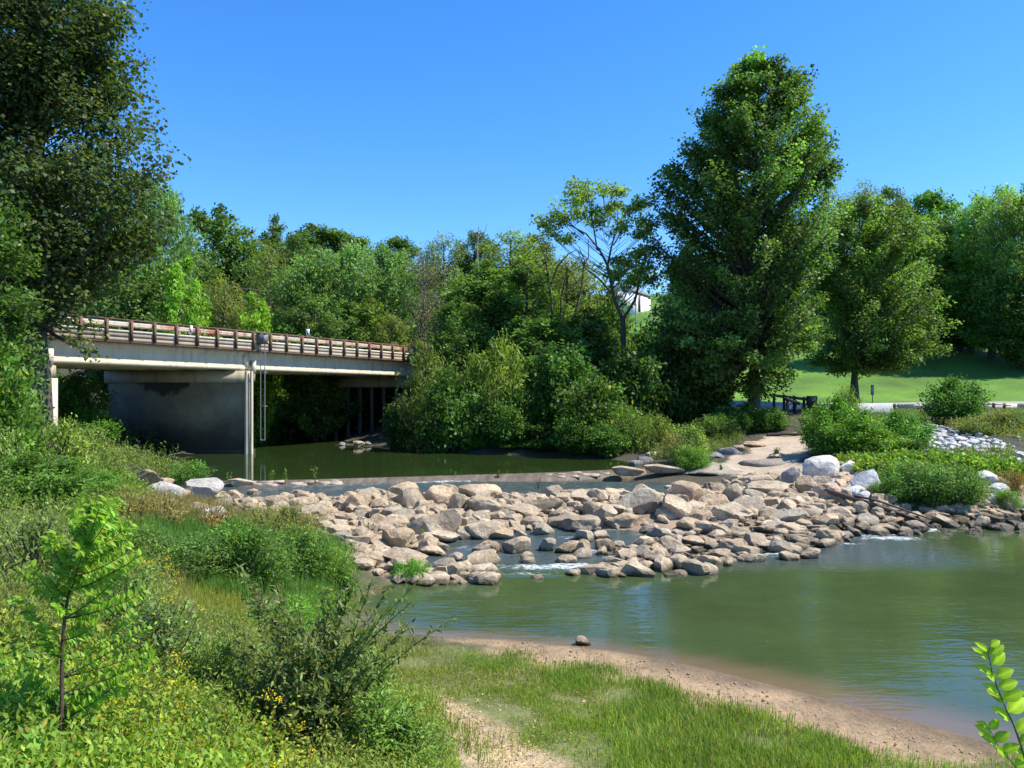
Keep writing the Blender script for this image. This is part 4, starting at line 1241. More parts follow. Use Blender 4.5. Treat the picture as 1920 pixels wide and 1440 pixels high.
# ---- tree with open forked limbs
D = 60.0; pxc = 1168
zb = h1((pxc - 960) / F * D, D)
root = thing('forked_tree', ((pxc - 960) / F * D, D, zb), 'open tree with dark forked trunk and see-through crown left of the sycamore', 'tree')
leaf, wood = Acc(), Acc()
def L3(px, py, dy=0): return np.array([(px - pxc) / F * D, dy, CZ - (py - HY) / F * D - zb])
main = [(L3(1168, 760), .26), (L3(1170, 660, .1), .22), (L3(1168, 600, .1), .20)]
limbs = [([(1168, 600), (1155, 560), (1138, 505), (1120, 470), (1095, 440), (1062, 425)], .16, -.6), ([(1168, 600), (1190, 560), (1205, 520), (1212, 480), (1218, 440)], .13, .5), ([(1138, 505), (1150, 460), (1160, 420), (1162, 380)], .10, .9),
         ([(1120, 470), (1112, 430), (1105, 390), (1100, 360)], .07, -.4), ([(1095, 440), (1070, 420), (1035, 405)], .06, -.9), ([(1150, 460), (1175, 420), (1190, 385)], .06, .4), ([(1155, 560), (1125, 530), (1095, 505), (1080, 480)], .08, -1.2), ([(1160, 420), (1135, 385), (1130, 355)], .05, 0), ([(1205, 520), (1185, 490), (1180, 460)], .05, 1)]
tube(wood, [m[0] for m in main], [m[1] for m in main], None, 8)
ends = []
for pts, r, dy in limbs:
    n = len(pts)
    P = np.array([L3(a, b, dy * k / n * 2) for k, (a, b) in enumerate(pts)])
    P[1:-1] += rng.normal(0, .1, (n - 2, 3))
    tube(wood, P, r, .03, 6)
    ends.append(P)
tk = np.array([L3(1168, 600), L3(1145, 520), L3(1140, 450), L3(1140, 400)])
spots = [(1100, 362), (1130, 352), (1160, 372), (1190, 388), (1075, 378), (1050, 410), (1028, 425), (1012, 418), (1085, 405), (1115, 395), (1145, 398), (1178, 402), (1208, 412), (1215, 380), (1095, 348), (1060, 440), (1120, 418), (1150, 370), (1200, 440), (1222, 425), (1165, 430), (1040, 395), (1070, 355),
         (1190, 480), (1170, 500), (1212, 500), (1150, 520), (1180, 530), (1205, 470), (1222, 520), (1160, 485), (1195, 510)]
tips = np.array([L3(a + R.uniform(-5, 5), b + R.uniform(-5, 5), R.uniform(-2.5, 2.5)) for a, b in spots for _ in range(3)])
crown(leaf, wood, tips, tk, .10, 90, .80, .25, .17, base=np.array([.14, .20, .05]), yellow=.02, flat=.55, clumpj=.2, fill=.12)
finish_tree(root, leaf, wood)

# ------------------------------------------------------------------ tree kinds for the woods
def make_kind(seed, R0, H, prof, ntips, m, rc, L, W, base, bark=BARK, **k):
    global rng
    rng = np.random.default_rng(seed)
    leaf, wood = Acc(), Acc()
    tk = np.array([(0, 0, -1.0), (.1, 0, H * .2), (-.1, .2, H * .45), (.2, 0, H * .7), (.1, .1, H * .93)])
    trunk_mesh(wood, tk, H * .02, H * .004, 7)
    tips = tips_profile([(H * a, -R0 * b, R0 * b) for a, b in prof], ntips, 1.0, .4)
    crown(leaf, wood, tips, tk, H * .018, m, rc, L, W, base=base, **k)
    return leaf.mesh('crown', LEAF), wood.mesh('trunk', bark, True), R0, H
PR = [(.10, .45), (.25, .85), (.45, 1.0), (.65, .96), (.82, .78), (.93, .52), (1.0, .2)]
PT = [(.08, .55), (.25, .9), (.5, 1.0), (.75, .84), (.9, .58), (1.0, .2)]
PI_ = [(.12, .5), (.3, .9), (.45, .82), (.6, 1.0), (.78, .72), (.88, .74), (1.0, .2)]
K = {
    'round': make_kind(21, 5.0, 18, PR, 170, 130, .95, .34, .25, np.array([.088, .148, .038])),
    'oval': make_kind(22, 4.2, 19, PT, 160, 130, .9, .32, .21, np.array([.096, .150, .042])),
    'broken': make_kind(23, 4.8, 18, PI_, 150, 135, .9, .32, .22, np.array([.092, .140, .040]), clumpj=.3),
    'airy': make_kind(24, 4.8, 18, PI_, 170, 95, 1.0, .27, .13, np.array([.120, .155, .064]), clumpj=.22),
    'feathery': make_kind(25, 5.0, 17, PR, 175, 150, .95, .34, .13, np.array([.112, .176, .066]), droop=.02),
    'bright': make_kind(26, 3.4, 12, PT, 100, 120, .7, .29, .21, np.array([.155, .265, .042]), yellow=.03),
    'bare': make_kind(27, 3.8, 17, PI_, 210, 22, 1.0, .24, .11, np.array([.145, .140, .08]), bark=DEADWOOD),
}
def plant_tree(px, top, hw, D, kind, label, color=(1, 1, 1), group='trees on the wooded far bank', name='tree', sink=0.0, zscale=1.0):
    lm, tm, R0, H = K[kind]
    x = (px - 960) / F * D
    zb = h1(x, D) - sink
    ztop = CZ - (top - HY) / F * D
    hs = (ztop - zb) / H
    rs = hw / F * D / R0
    t = thing(name, (x, D, zb), label, 'tree', group, R.uniform(0, 6.28))
    t.scale = (rs, rs, hs)
    a = link(bpy.data.objects.new('crown', lm), t); a.color = (*[c * R.uniform(.93, 1.07) for c in color], 1)
    b = link(bpy.data.objects.new('trunk', tm), t)
    return t

DK, MD, SV, LM, OL, YG = (.78, .80, .82), (1, 1, 1), (1.05, 1.12, 1.25), (1.0, 1.0, .9), (1.08, .95, .8), (1.25, 1.12, .8)
WOODS = [
    (300, 335, 62, 64, 'feathery', 'light green feathery tree peeking past the right edge of the shade tree', SV), (240, 430, 70, 60, 'round', 'dark tree directly behind the shade tree above the bridge end', DK),
    (398, 388, 62, 92, 'round', 'dark rounded treetop on the skyline nearest the shade tree', DK), (350, 470, 62, 70, 'broken', 'mid green uneven tree between the shade tree and the lime sapling', MD),
    (345, 488, 44, 56, 'bright', 'lime green pointed tree rising right behind the bridge railing', LM), (478, 556, 34, 61, 'bright', 'small lime green tree above the bridge railing at midstream', (1.05, 1.05, .95)),
    (420, 520, 50, 62, 'airy', 'olive brown thin tree between the two lime green trees', OL), (455, 430, 62, 96, 'oval', 'mid green tree on the skyline left of the little crown tip', MD),
    (512, 408, 34, 108, 'oval', 'narrow dark crown tip standing up on the skyline', DK), (505, 460, 46, 80, 'airy', 'brownish yellow tree below the narrow dark tip', OL),
    (550, 440, 45, 100, 'broken', 'dark tree on skyline between the narrow tip and the domed crowns', DK), (600, 424, 70, 110, 'round', 'wide dark domed tree in the middle of the skyline', (.85, .88, .8)),
    (660, 440, 50, 112, 'round', 'olive domed tree on the skyline with a greyish side', OL), (575, 480, 62, 76, 'feathery', 'pale feathery tree above middle of the bridge railing', (1.1, 1.12, 1.0)),
    (640, 455, 75, 78, 'feathery', 'wide silver green tree above the bridge railing', SV), (720, 458, 68, 82, 'feathery', 'silver green tree with upswept plumes beside the bare grey tree', SV),
    (590, 560, 60, 64, 'broken', 'dark green low tree behind the railing below the silver trees', DK), (680, 560, 56, 75, 'round', 'mid green low tree above the far half of the railing', MD),
    (748, 444, 45, 118, 'round', 'dark distant crown behind the plumed silver tree', DK), (735, 590, 36, 74, 'airy', 'thin tree above the far end of the railing', OL),
    (795, 468, 40, 80, 'bare', 'grey nearly bare tree behind the far end of the bridge', (.9, .9, 1.0)), (830, 440, 52, 98, 'airy', 'greyish thin treetop on the skyline behind the bare tree', (.9, .95, 1.05)),
    (890, 436, 46, 104, 'broken', 'dark distant crown beneath the dead snag', DK), (960, 432, 70, 82, 'airy', 'yellowish loose tree on the skyline right of the snag', (1.05, 1.1, .85)),
    (1000, 440, 44, 108, 'broken', 'dark grey green crown behind the loose yellowish tree', DK), (905, 492, 72, 66, 'oval', 'mid green tree standing above the yellow green willow bush', MD),
    (860, 560, 50, 60, 'round', 'dark tree behind the riverside bush at the end of the bridge', DK), (985, 500, 62, 64, 'round', 'bushy green tree in front of the skyline trees at midbank', MD),
    (1065, 478, 66, 72, 'airy', 'olive tree with dead limbs left of the forked tree', OL), (1010, 590, 70, 58, 'round', 'grey green bushy tree low on the bank left of the forked tree', (.95, 1.0, 1.0)),
    (1095, 580, 56, 62, 'oval', 'dark bushy tree under the forked tree', DK), (1290, 560, 40, 66, 'round', 'very dark tree filling the shade left of the sycamore', DK), (1300, 600, 60, 62, 'round', 'dark tree crowding the sycamore trunk', DK),
    (1285, 470, 32, 90, 'oval', 'dark tree behind the left side of the sycamore', DK),
    (1555, 345, 34, 120, 'airy', 'thin twiggy crown on the skyline just right of the sycamore', (.9, .95, .95)), (1620, 342, 46, 124, 'airy', 'thin rounded crown on skyline above the lawn tree', (.95, 1, .95)),
    (1668, 352, 40, 118, 'broken', 'leafy crown on the skyline above the right side of the lawn tree', MD), (1690, 400, 60, 100, 'oval', 'mid green tree right behind the lawn tree', MD),
    (1745, 358, 56, 112, 'round', 'round dark crown at the low point of the right skyline', (1.15, 1.2, 1.1)), (1800, 400, 55, 106, 'broken', 'dark tree between the skyline dip and the tall right trees', DK),
    (1860, 350, 62, 100, 'feathery', 'tall feathery tree on the right edge of the hill lawn', (1.3, 1.4, 1.15)), (1915, 345, 60, 94, 'feathery', 'tall layered tree cut off by the right picture edge', (1.25, 1.35, 1.1)),
    (1820, 470, 66, 104, 'round', 'broad dark tree shading the upper lawn', (1.1, 1.15, 1.0)), (1930, 500, 55, 92, 'round', 'dark overhanging tree at the right edge above the lawn', DK),
    (2000, 380, 80, 96, 'round', 'tree beyond the right edge of the lawn', (1.2, 1.25, 1.1)), (1770, 480, 40, 108, 'oval', 'slender tree shading the upper lawn beside the lawn tree', (1.15, 1.2, 1.0)),
]
for px, top, hw, D, kind, lab, colr in WOODS:
    t = plant_tree(px, top, hw * 1.38, D, kind, lab, colr, name='bare_tree' if kind == 'bare' else 'tree')
# dead snag on the skyline
D = 96.0; x = (893 - 960) / F * D; zb = h1(x, D)
root = thing('dead_snag', (x, D, zb), 'dead snag with bare forked top poking above the skyline', 'tree')
wood = Acc()
H = CZ - (425 - HY) / F * D - zb
tube(wood, [(0, 0, 0), (.2, 0, H * .6), (.1, 0, H * .85), (.3, .1, H)], .3, .05, 6)
for dx, z0, z1 in ((-1.2, .8, .985), (1.3, .84, 1.02), (-.7, .88, .99), (2.0, .7, .9), (-2.2, .72, .9)): tube(wood, curve((.15, 0, H * z0), (dx, .2, H * z1), np.array([dx * .2, 0, -.3])), .10, .025, 5)
wood.obj('trunk', DEADWOOD, root, True)
# tangle of dead limbs by the forked tree
D = 63.0; x = (1040 - 960) / F * D; zb = h1(x, D)
root = thing('dead_tree', (x, D, zb), 'dead leafless tree of thin arching limbs left of the forked tree', 'tree')
wood = Acc()
def L4(px, py, dy=0): return np.array([(px - 1040) / F * D, dy, CZ - (py - HY) / F * D - zb])
for pts, r in [([(1040, 690), (1035, 590), (1028, 520), (1022, 480), (1010, 455)], .16), ([(1030, 540), (1045, 500), (1065, 478), (1080, 470)], .08), ([(1062, 690), (1075, 600), (1090, 540), (1096, 490), (1085, 460)], .14), ([(1094, 500), (1105, 480), (1102, 450)], .07), ([(1050, 620), (1052, 560), (1062, 510), (1055, 480)], .09), ([(985, 690), (990, 600), (986, 540), (990, 500)], .10), ([(1090, 540), (1070, 510), (1050, 500)], .05), ([(1028, 520), (1012, 500), (1000, 490)], .05)]:
    P = np.array([L4(a, b, R.uniform(-.5, .5)) for a, b in pts]); tube(wood, P, r, .025, 6)
wood.obj('trunk', BARK, root, True)

# far wood that closes the hillside behind: one mass
rng = np.random.default_rng(31)
leaf = Acc()
P = []
for k in range(560):
    y = rng.uniform(100, 190); x = rng.uniform(-1.0, .95) * y * .95
    if 12 < x < 34 and y < 165: continue
    if x > 20 and y < 122: continue
    z0 = h1(x, y); H = rng.uniform(6, 9.5)
    n = 110
    pp = np.c_[rng.normal(0, 2.2, n), rng.normal(0, 2.2, n), H * (.25 + .75 * rng.random(n) ** .7)]
    P.append(np.c_[pp[:, 0] + x, pp[:, 1] + y, pp[:, 2] + z0])
P = np.concatenate(P); n = len(P)
kites(leaf, P, rng.normal(0, 1, (n, 3)), unit(rng.normal(0, .5, (n, 3)) + np.array([.2, -.2, .8])), rng.uniform(.6, 1.1, n), rng.uniform(.4, .8, n), leaf_cols(n, np.array([0.061, 0.099, 0.031]), .25, 0))
tag(leaf.obj('far_wood', LEAF), 'continuous wood covering the hillside beyond the river', 'wood', kind='stuff')

# ------------------------------------------------------------------ shrubs
def make_shrub(seed, ntips, m, rc, L, W, base, H=2.0, R0=1.2, wood_m=BARK, oval=False, prof=None, **k):
    """many stems from one foot; unit is metres at natural size"""
    global rng
    rng = np.random.default_rng(seed)
    leaf, wood = Acc(), Acc()
    prof = prof or [(.05, .55), (.25, .9), (.5, 1.0), (.75, .8), (.92, .5), (1.0, .2)]
    tips = tips_profile([(H * a, -R0 * b, R0 * b) for a, b in prof], ntips, 1.0, .35, lump=.3)
    tk = np.array([(0, 0, -.2), (0, 0, .05), (.03, 0, .3 * H), (0, .03, .6 * H)])
    crown(leaf, wood, tips, tk, .06, m, rc, L, W, base=base, oval=oval, rise=1.2, sides=3, **k)
    return leaf.mesh('foliage', LEAF), wood.mesh('stems', wood_m, True), R0, H
SK = {
    'bush': make_shrub(41, 85, 115, .34, .105, .07, np.array([0.081, 0.146, 0.034]), clumpj=.25),
    'willow': make_shrub(42, 80, 62, .36, .20, .05, np.array([0.128, 0.165, 0.043]), H=3.2, R0=1.5, droop=.2, prof=[(.02, .5), (.2, .9), (.45, 1.0), (.7, .72), (.9, .36), (1.0, .12)]),
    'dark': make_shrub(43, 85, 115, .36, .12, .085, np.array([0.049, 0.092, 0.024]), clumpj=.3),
    'weed': make_shrub(44, 75, 95, .28, .09, .030, np.array([0.106, 0.151, 0.046]), H=1.4, R0=.9),
    'greyweed': make_shrub(45, 70, 46, .24, .10, .035, np.array([0.132, 0.165, 0.066]), H=1.4, R0=.9, jit=.3),
    'vine': make_shrub(46, 80, 34, .26, .15, .13, np.array([0.117, 0.176, 0.034]), H=.8, R0=1.3, yellow=.06, prof=[(0, .8), (.4, 1), (.8, .7), (1, .3)]),
    'brown': make_shrub(47, 70, 40, .26, .11, .022, np.array([0.223, 0.175, 0.084]), H=1.1, R0=.8, jit=.3),
}
def plant_shrub(px, base_py, top_py, hw, kind, label, color=(1, 1, 1), D=None, name='shrub', group=None, cat='shrub', dz=0.0):
    lm, wm, R0, H = SK[kind]
    if D is None:
        P = hit(px, base_py); D = P[1]
    x = (px - 960) / F * D
    zb = h1(x, D) + dz
    ztop = CZ - (top_py - HY) / F * D
    hs = max(.25, ztop - zb) / H
    rs = hw / F * D / R0
    t = thing(name, (x, D, zb), label, cat, group, R.uniform(0, 6.28))
    t.scale = (rs, rs, hs)
    a = link(bpy.data.objects.new('foliage', lm), t); a.color = (*[c * R.uniform(.94, 1.06) for c in color], 1)
    link(bpy.data.objects.new('stems', wm), t)
    return t

BANK = 'bushes along the far river bank'
for a in [
    # far bank, from the bridge to the sycamore
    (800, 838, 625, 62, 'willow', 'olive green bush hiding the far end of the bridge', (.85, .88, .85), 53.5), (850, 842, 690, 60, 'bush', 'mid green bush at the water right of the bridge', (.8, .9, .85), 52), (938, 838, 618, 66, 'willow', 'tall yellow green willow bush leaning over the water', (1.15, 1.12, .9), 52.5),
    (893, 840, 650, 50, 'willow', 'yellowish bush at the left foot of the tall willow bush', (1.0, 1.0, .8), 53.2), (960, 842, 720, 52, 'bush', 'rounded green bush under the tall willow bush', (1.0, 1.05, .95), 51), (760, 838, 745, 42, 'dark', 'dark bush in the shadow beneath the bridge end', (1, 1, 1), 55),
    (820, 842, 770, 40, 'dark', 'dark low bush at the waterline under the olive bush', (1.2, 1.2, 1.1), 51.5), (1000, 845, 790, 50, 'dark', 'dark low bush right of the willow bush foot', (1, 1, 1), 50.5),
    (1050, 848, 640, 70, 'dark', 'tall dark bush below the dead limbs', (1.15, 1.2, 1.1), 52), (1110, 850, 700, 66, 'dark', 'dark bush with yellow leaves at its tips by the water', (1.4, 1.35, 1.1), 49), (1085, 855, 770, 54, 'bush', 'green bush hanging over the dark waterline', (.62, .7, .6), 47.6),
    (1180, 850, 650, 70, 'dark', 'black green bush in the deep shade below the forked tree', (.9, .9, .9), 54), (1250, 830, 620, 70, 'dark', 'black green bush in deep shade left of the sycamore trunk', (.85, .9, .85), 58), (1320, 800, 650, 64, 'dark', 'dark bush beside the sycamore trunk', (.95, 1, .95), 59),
    (1175, 845, 762, 40, 'weed', 'leafy weed with broad leaves right above the dark waterline', (.95, 1.05, .9), 48), (1225, 838, 775, 40, 'weed', 'leafy weed near the stone bank left of the reddish tuft', (1.0, 1.05, .8), 49), (1140, 858, 800, 36, 'dark', 'low dark shrub overhanging the pool corner', (1.3, 1.4, 1.2), 46.6),
    (1290, 868, 795, 52, 'greyweed', 'light feathery shrub on the stones by the dirt path', (1.0, 1.15, .85), None), (1340, 830, 775, 45, 'weed', 'leafy green shrub behind the feathery one', (.85, 1.0, .8), None), (1300, 880, 835, 38, 'weed', 'low bright green clump spilling over the stones', (.9, 1.25, .8), None),
    (1258, 858, 805, 24, 'brown', 'rust coloured dry tuft on the stones at the pool corner', (.9, .8, .7), None),
    (1400, 808, 755, 38, 'bush', 'blue green bush below the sycamore trunk', (.8, 1.0, 1.0), None), (1445, 806, 765, 32, 'bush', 'grey green bush beside the dirt path', (.85, .95, .85), None), (1365, 812, 760, 34, 'dark', 'dark bush to the left of the sycamore foot', (1.5, 1.7, 1.5), None),
    # right bank
    (1560, 858, 745, 50, 'bush', 'green bush with upright shoots at the end of the dirt path', (1.05, 1.15, .95), 41), (1590, 852, 715, 34, 'willow', 'tall thin light green shoots above the path-end bush', (1.0, 1.12, .85), 43), (1610, 862, 770, 55, 'bush', 'bright green bush in front of the white concrete barrier', (1.2, 1.35, 1.0), 39),
    (1555, 862, 800, 36, 'dark', 'dark shaded lower bush beside the orange stones', (1.5, 1.6, 1.4), 39.5), (1690, 866, 770, 48, 'bush', 'green bush between the barrier and the white riprap', (1.1, 1.25, .95), 40), (1690, 868, 815, 40, 'dark', 'dark hollow bush above the yellow green vines', (.9, 1, .9), 38),
    (1640, 872, 800, 50, 'bush', 'yellowish green bush above the largest white boulder', (1.35, 1.35, .85), 38), (1793, 800, 708, 56, 'bush', 'isolated round bush beside the road above the riprap', (.82, .95, .85), 52),
    (1142, 700, 540, 44, 'bush', 'green bush screening the left wall of the white house', (.95, .95, .85), 72), (1215, 700, 608, 60, 'dark', 'dark bush hiding the lawn below the white house', (1.3, 1.4, 1.2), 70), (1130, 720, 600, 60, 'bush', 'mid green bush behind the forked trunk', (.8, .85, .75), 66), (1190, 760, 668, 50, 'bush', 'yellowish bush at the foot of the forked trunk', (1.0, 1.0, .7), 61),
    (700, 836, 740, 50, 'dark', 'black leafy mass added to darken the space beneath the deck by the far piles', (.7, .7, .7), 71), (600, 836, 770, 50, 'dark', 'dark leafy mass added to deepen the shade left of the piles under the deck', (.7, .7, .7), 71),  # dark-tinted bushes added so the space under the deck stays dark
]:
    px, by, ty, hw, kind, lab, colr, D = a
    if not lab: continue
    plant_shrub(px, by, ty, hw, kind, lab, colr, D, group=BANK)
for a in [(1640, 890, 852, 58, 'vine', 'yellow green vine mound right of the white boulders'), (1700, 880, 845, 60, 'vine', 'yellow green vine mound below the dark hollow bush'), (1770, 885, 846, 60, 'vine', 'yellow green vine mound under the riprap'), (1840, 890, 852, 55, 'vine', 'yellow green vine mound behind the bright white shore boulder'), (1600, 872, 848, 36, 'vine', 'yellow green vines creeping over the orange stones'), (1900, 900, 858, 44, 'vine', 'vine mound at the picture edge below the riprap')]:
    plant_shrub(*a, group='vine mounds on the far shore slope', name='vine', cat='vine', color=(.95, 1.05, .9))
for a in [(1690, 940, 876, 52, 'weed', 'reedy green clump nearest the white boulders', (.82, 1.1, .9)), (1745, 945, 868, 56, 'weed', 'tall reedy green clump in the middle of the shore thicket', (.8, 1.05, .95)), (1800, 946, 872, 48, 'weed', 'reedy green clump beside the bright white shore boulder', (.85, 1.05, .9)), (1720, 915, 862, 60, 'weed', 'soft green weed thicket between the vines and the reeds', (.9, 1.1, .8)), (1650, 938, 900, 26, 'weed', 'small green tuft at the foot of the blocky white boulder', (.9, 1.2, .8)), (1790, 948, 925, 26, 'brown', 'straw coloured dry tuft among the reeds', (.9, .9, .8)), (1890, 955, 915, 26, 'weed', 'bright green clump by the pale stick on the shore', (1.1, 1.4, .9)), (1900, 925, 880, 30, 'brown', 'reddish brown dry weeds near the picture edge', (.85, .7, .6)),
          (1870, 810, 772, 60, 'greyweed', 'olive weeds along the top of the riprap', (.85, .85, .6)), (1830, 815, 790, 45, 'greyweed', 'rough weeds between round bush and riprap', (.85, .95, .65)), (1910, 805, 770, 40, 'greyweed', 'rough green weeds by the road at the picture edge', (.75, 1, .7))]:
    plant_shrub(*a[:5], a[5], a[6], group='weed clumps on the far shore', name='weed_clump', cat='weeds')
for a in [(895, 850, 818, 26, 'weed', 'bright green grassy tuft dipping into the pool under the willow bush', (1.25, 1.6, .7), 51.6), (960, 848, 826, 50, 'weed', 'dark green grassy fringe along the pool edge', (.6, .85, .5), 50.6), (1030, 852, 822, 50, 'weed', 'grassy fringe below the tall dark bush', (.5, .7, .45), 49)]:
    plant_shrub(*a[:5], a[5], a[6], a[7], group='grassy tufts at the far waterline', name='grass_tuft', cat='grass')
# greenery seen under the bridge and on the left bank
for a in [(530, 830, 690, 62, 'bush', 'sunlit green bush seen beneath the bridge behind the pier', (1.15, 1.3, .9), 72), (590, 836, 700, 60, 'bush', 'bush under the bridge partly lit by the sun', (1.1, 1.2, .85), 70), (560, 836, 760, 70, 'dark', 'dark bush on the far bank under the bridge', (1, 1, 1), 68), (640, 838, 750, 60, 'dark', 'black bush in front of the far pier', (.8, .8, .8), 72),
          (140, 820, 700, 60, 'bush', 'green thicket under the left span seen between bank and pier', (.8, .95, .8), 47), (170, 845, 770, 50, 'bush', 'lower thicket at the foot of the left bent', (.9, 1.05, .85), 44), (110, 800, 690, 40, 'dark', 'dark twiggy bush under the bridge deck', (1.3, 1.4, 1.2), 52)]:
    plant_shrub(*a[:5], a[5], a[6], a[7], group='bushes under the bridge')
LB = 'bushes on the near left bank'
for a in [(-12, 900, 690, 84, 'bush', 'tall yellow green bush below the huge shade tree', (1.2, 1.1, 1.0), 24), (-30, 880, 640, 95, 'bush', 'bush at the picture edge under the shade tree', (.95, .95, .9), 22), (110, 900, 785, 85, 'greyweed', 'pale leafy bush in front of the left bridge bent', (1.15, 1.25, .9), 26), (175, 920, 800, 55, 'greyweed', 'soft grey green bush at the water left of the pier', (1.05, 1.15, .9), 29), (205, 925, 840, 36, 'greyweed', 'pale bush nearest the weir end rocks', (1.05, 1.2, .85), 30.5),
          (70, 990, 850, 95, 'bush', 'big dense bush with small pale leaves on the near left bank', (.95, 1.05, 1.0), 18.5), (170, 985, 880, 55, 'bush', 'green bush beside the dense pale-leaved one', (1.05, 1.25, .95), 20.5), (0, 960, 800, 60, 'greyweed', 'bush cut by the picture edge above the sapling', (1.1, 1.2, .9), 20), (215, 945, 880, 40, 'bush', 'yellow green bush with orange leaves by the weir end', (1.4, 1.35, .8), 27)]:
    plant_shrub(*a[:5], a[5], a[6], a[7], group=LB)
plant_shrub(355, 912, 862, 42, 'weed', 'leafy bush growing on the weir end rocks', (.8, 1.05, .95), None, group=LB)
for a in [(300, 985, 925, 60, 'brown', 'brown seeding grass clump nearest the weir end rocks', (1, 1, 1)), (400, 1000, 940, 46, 'brown', 'reddish seeding grass in front of the bright slanting boulder', (1.05, .85, .8)), (240, 985, 915, 50, 'brown', 'straw brown seeding grass below the leafy bank bushes', (.9, .95, .8)), (500, 1010, 945, 50, 'brown', 'tall olive seeding grass before the rock pile', (.85, 1, .7)), (570, 1020, 960, 40, 'brown', 'thin seeding grass at the edge of the tan rocks', (.8, .9, .7)), (540, 1000, 950, 22, 'dark', 'small dark dried shrub against the tan rocks', (1.2, .9, .8))]:
    plant_shrub(*a[:5], a[5], a[6], group='seeding grass clumps on the left bank', name='seed_grass', cat='tall grass')
for a in [(460, 1090, 975, 85, 'weed', 'big bright green mound of tender weeds on the bank', (.86, 1.02, .8)), (560, 1085, 985, 70, 'weed', 'green leafy mound next to the tan rocks', (.80, .95, .75)), (330, 1085, 1000, 95, 'weed', 'blue green grassy mound at the middle of the bank', (.74, .98, .85)), (250, 1060, 985, 80, 'weed', 'green grassy mound below the brown seeding grass', (.82, .98, .8)), (620, 1100, 1020, 50, 'weed', 'low light green mound by the water cove', (.95, 1.2, .7)), (770, 1085, 1048, 36, 'weed', 'fresh green grass tuft on the lowest tan rocks', (.9, 1.5, .7)), (530, 1185, 1120, 70, 'weed', 'bright green tuft beside the dark water cove', (.95, 1.35, .65)), (640, 1110, 1065, 34, 'weed', 'small weed tuft among cobbles', (.9, 1, .8)),
          (440, 1060, 970, 40, 'dark', 'dark shaded hollow of leaves in the bright mound', (1.4, 2.0, 1.5))]:
    plant_shrub(*a[:5], a[5], a[6], group='green weed mounds on the left bank', name='weed_mound', cat='weeds')
GW = 'fine-leaved bushes on the near bank'
for a in [(60, 1130, 960, 110, 'greyweed', 'grey green fine-leaved bush behind the sapling', (.95, .98, .95)), (190, 1130, 1010, 80, 'greyweed', 'fine-leaved olive bush right of the sapling top', (.95, 1.05, .8)), (310, 1280, 1130, 110, 'greyweed', 'grey fine-leaved bush in the middle of the near bank', (.88, .98, .92)), (250, 1220, 1060, 80, 'greyweed', 'thin olive bush above the grey fine-leaved one', (.9, 1.0, .75)), (400, 1330, 1200, 80, 'greyweed', 'light green fine-leaved bush next to the dark willow shrub', (.95, 1.1, .75)), (700, 1420, 1290, 110, 'greyweed', 'loose olive green weeds right of the dark willow shrub', (.9, 1.08, .65)), (780, 1439, 1350, 80, 'greyweed', 'short olive weeds along the bare dirt patch', (.95, 1.1, .65)), (690, 1300, 1215, 60, 'greyweed', 'thin weeds at the sand edge behind the willow shrub', (.95, 1.05, .7))]:
    plant_shrub(*a[:5], a[5], a[6], group=GW)

# ------------------------------------------------------------------ near plants with full leaves
rng = np.random.default_rng(77)
# dark willow shrub
B = hit(590, 1385)
root = thing('willow_shrub', B, 'dark loose willow shrub with long thin leaves in the middle of the near bank', 'shrub')
D = B[1]
leaf, wood = Acc(), Acc()
def LW(px, py, dy=0.0): return np.array([(px - 960) / F * (D + dy) - B[0], dy, CZ - (py - HY) / F * (D + dy) - B[2]])
shoots = [(447, 1062, -.2), (430, 1170, .3), (480, 1130, .1), (520, 1100, .5), (560, 1140, -.3), (605, 1120, .2), (640, 1100, .0), (668, 1060, .2), (700, 1085, -.2), (730, 1100, .3), (790, 1085, .2), (770, 1130, -.2), (760, 1180, .2), (720, 1150, -.5), (690, 1180, -.4), (640, 1190, -.5), (590, 1200, -.6), (540, 1190, -.5),
          (500, 1220, -.5), (470, 1240, -.2), (440, 1280, .0), (410, 1320, .1), (700, 1240, -.4), (660, 1260, -.6), (610, 1270, -.7), (560, 1260, -.7), (520, 1290, -.6), (480, 1330, -.4), (630, 1330, -.7), (580, 1330, -.8), (680, 1310, -.5), (720, 1300, .1), (745, 1220, .1), (550, 1350, -.8), (450, 1370, -.3), (600, 1160, .6), (560, 1210, .5), (650, 1220, .4), (505, 1180, .5), (850, 1160, .0), (620, 1390, -.8), (520, 1380, -.7), (680, 1370, -.6)]
PP, AA = [], []
for px, py, dy in shoots:
    for rep in range(1 if px > 640 else 2):
        T = LW(px + (R.uniform(-25, 25) if rep else 0), py + (R.uniform(-5, 45) if rep else 0), dy + R.uniform(-.2, .2) * rep)
        A = np.array([R.uniform(-.25, .25), R.uniform(-.2, .2), 0.0])
        pth = curve(A, T, np.array([-.12 * (T[0]), 0, .12]), 14)
        tube(wood, pth, .012, .003, 4)
        ln = np.linalg.norm(T - A)
        nl = int(24 + 26 * ln)
        for t in np.linspace(.30, 1, nl):
            i = min(12, int(t * 13)); f = t * 13 - i
            q = pth[i] * (1 - f) + pth[i + 1] * f
            tan = unit(pth[i + 1] - pth[i])
            PP.append(q + rng.normal(0, .012, 3)); AA.append(tan * .55 + rng.normal(0, .55, 3))
        # side twigs fill the bush
        for _ in range(5):
            t = R.uniform(.3, .9); q = pth[int(t * 13)]
            e = q + np.array([R.uniform(-.28, .28), R.uniform(-.25, .25), R.uniform(.02, .32)])
            tw = curve(q, e, np.array([0.000, 0.000, 0.044]), 5); tube(wood, tw, .005, .002, 3)
            for s in np.linspace(.1, 1, 10):
                PP.append(q + (e - q) * s + rng.normal(0, .012, 3)); AA.append((e - q) / .3 * .5 + rng.normal(0, .55, 3))
PP, AA = np.array(PP), np.array(AA); n = len(PP)
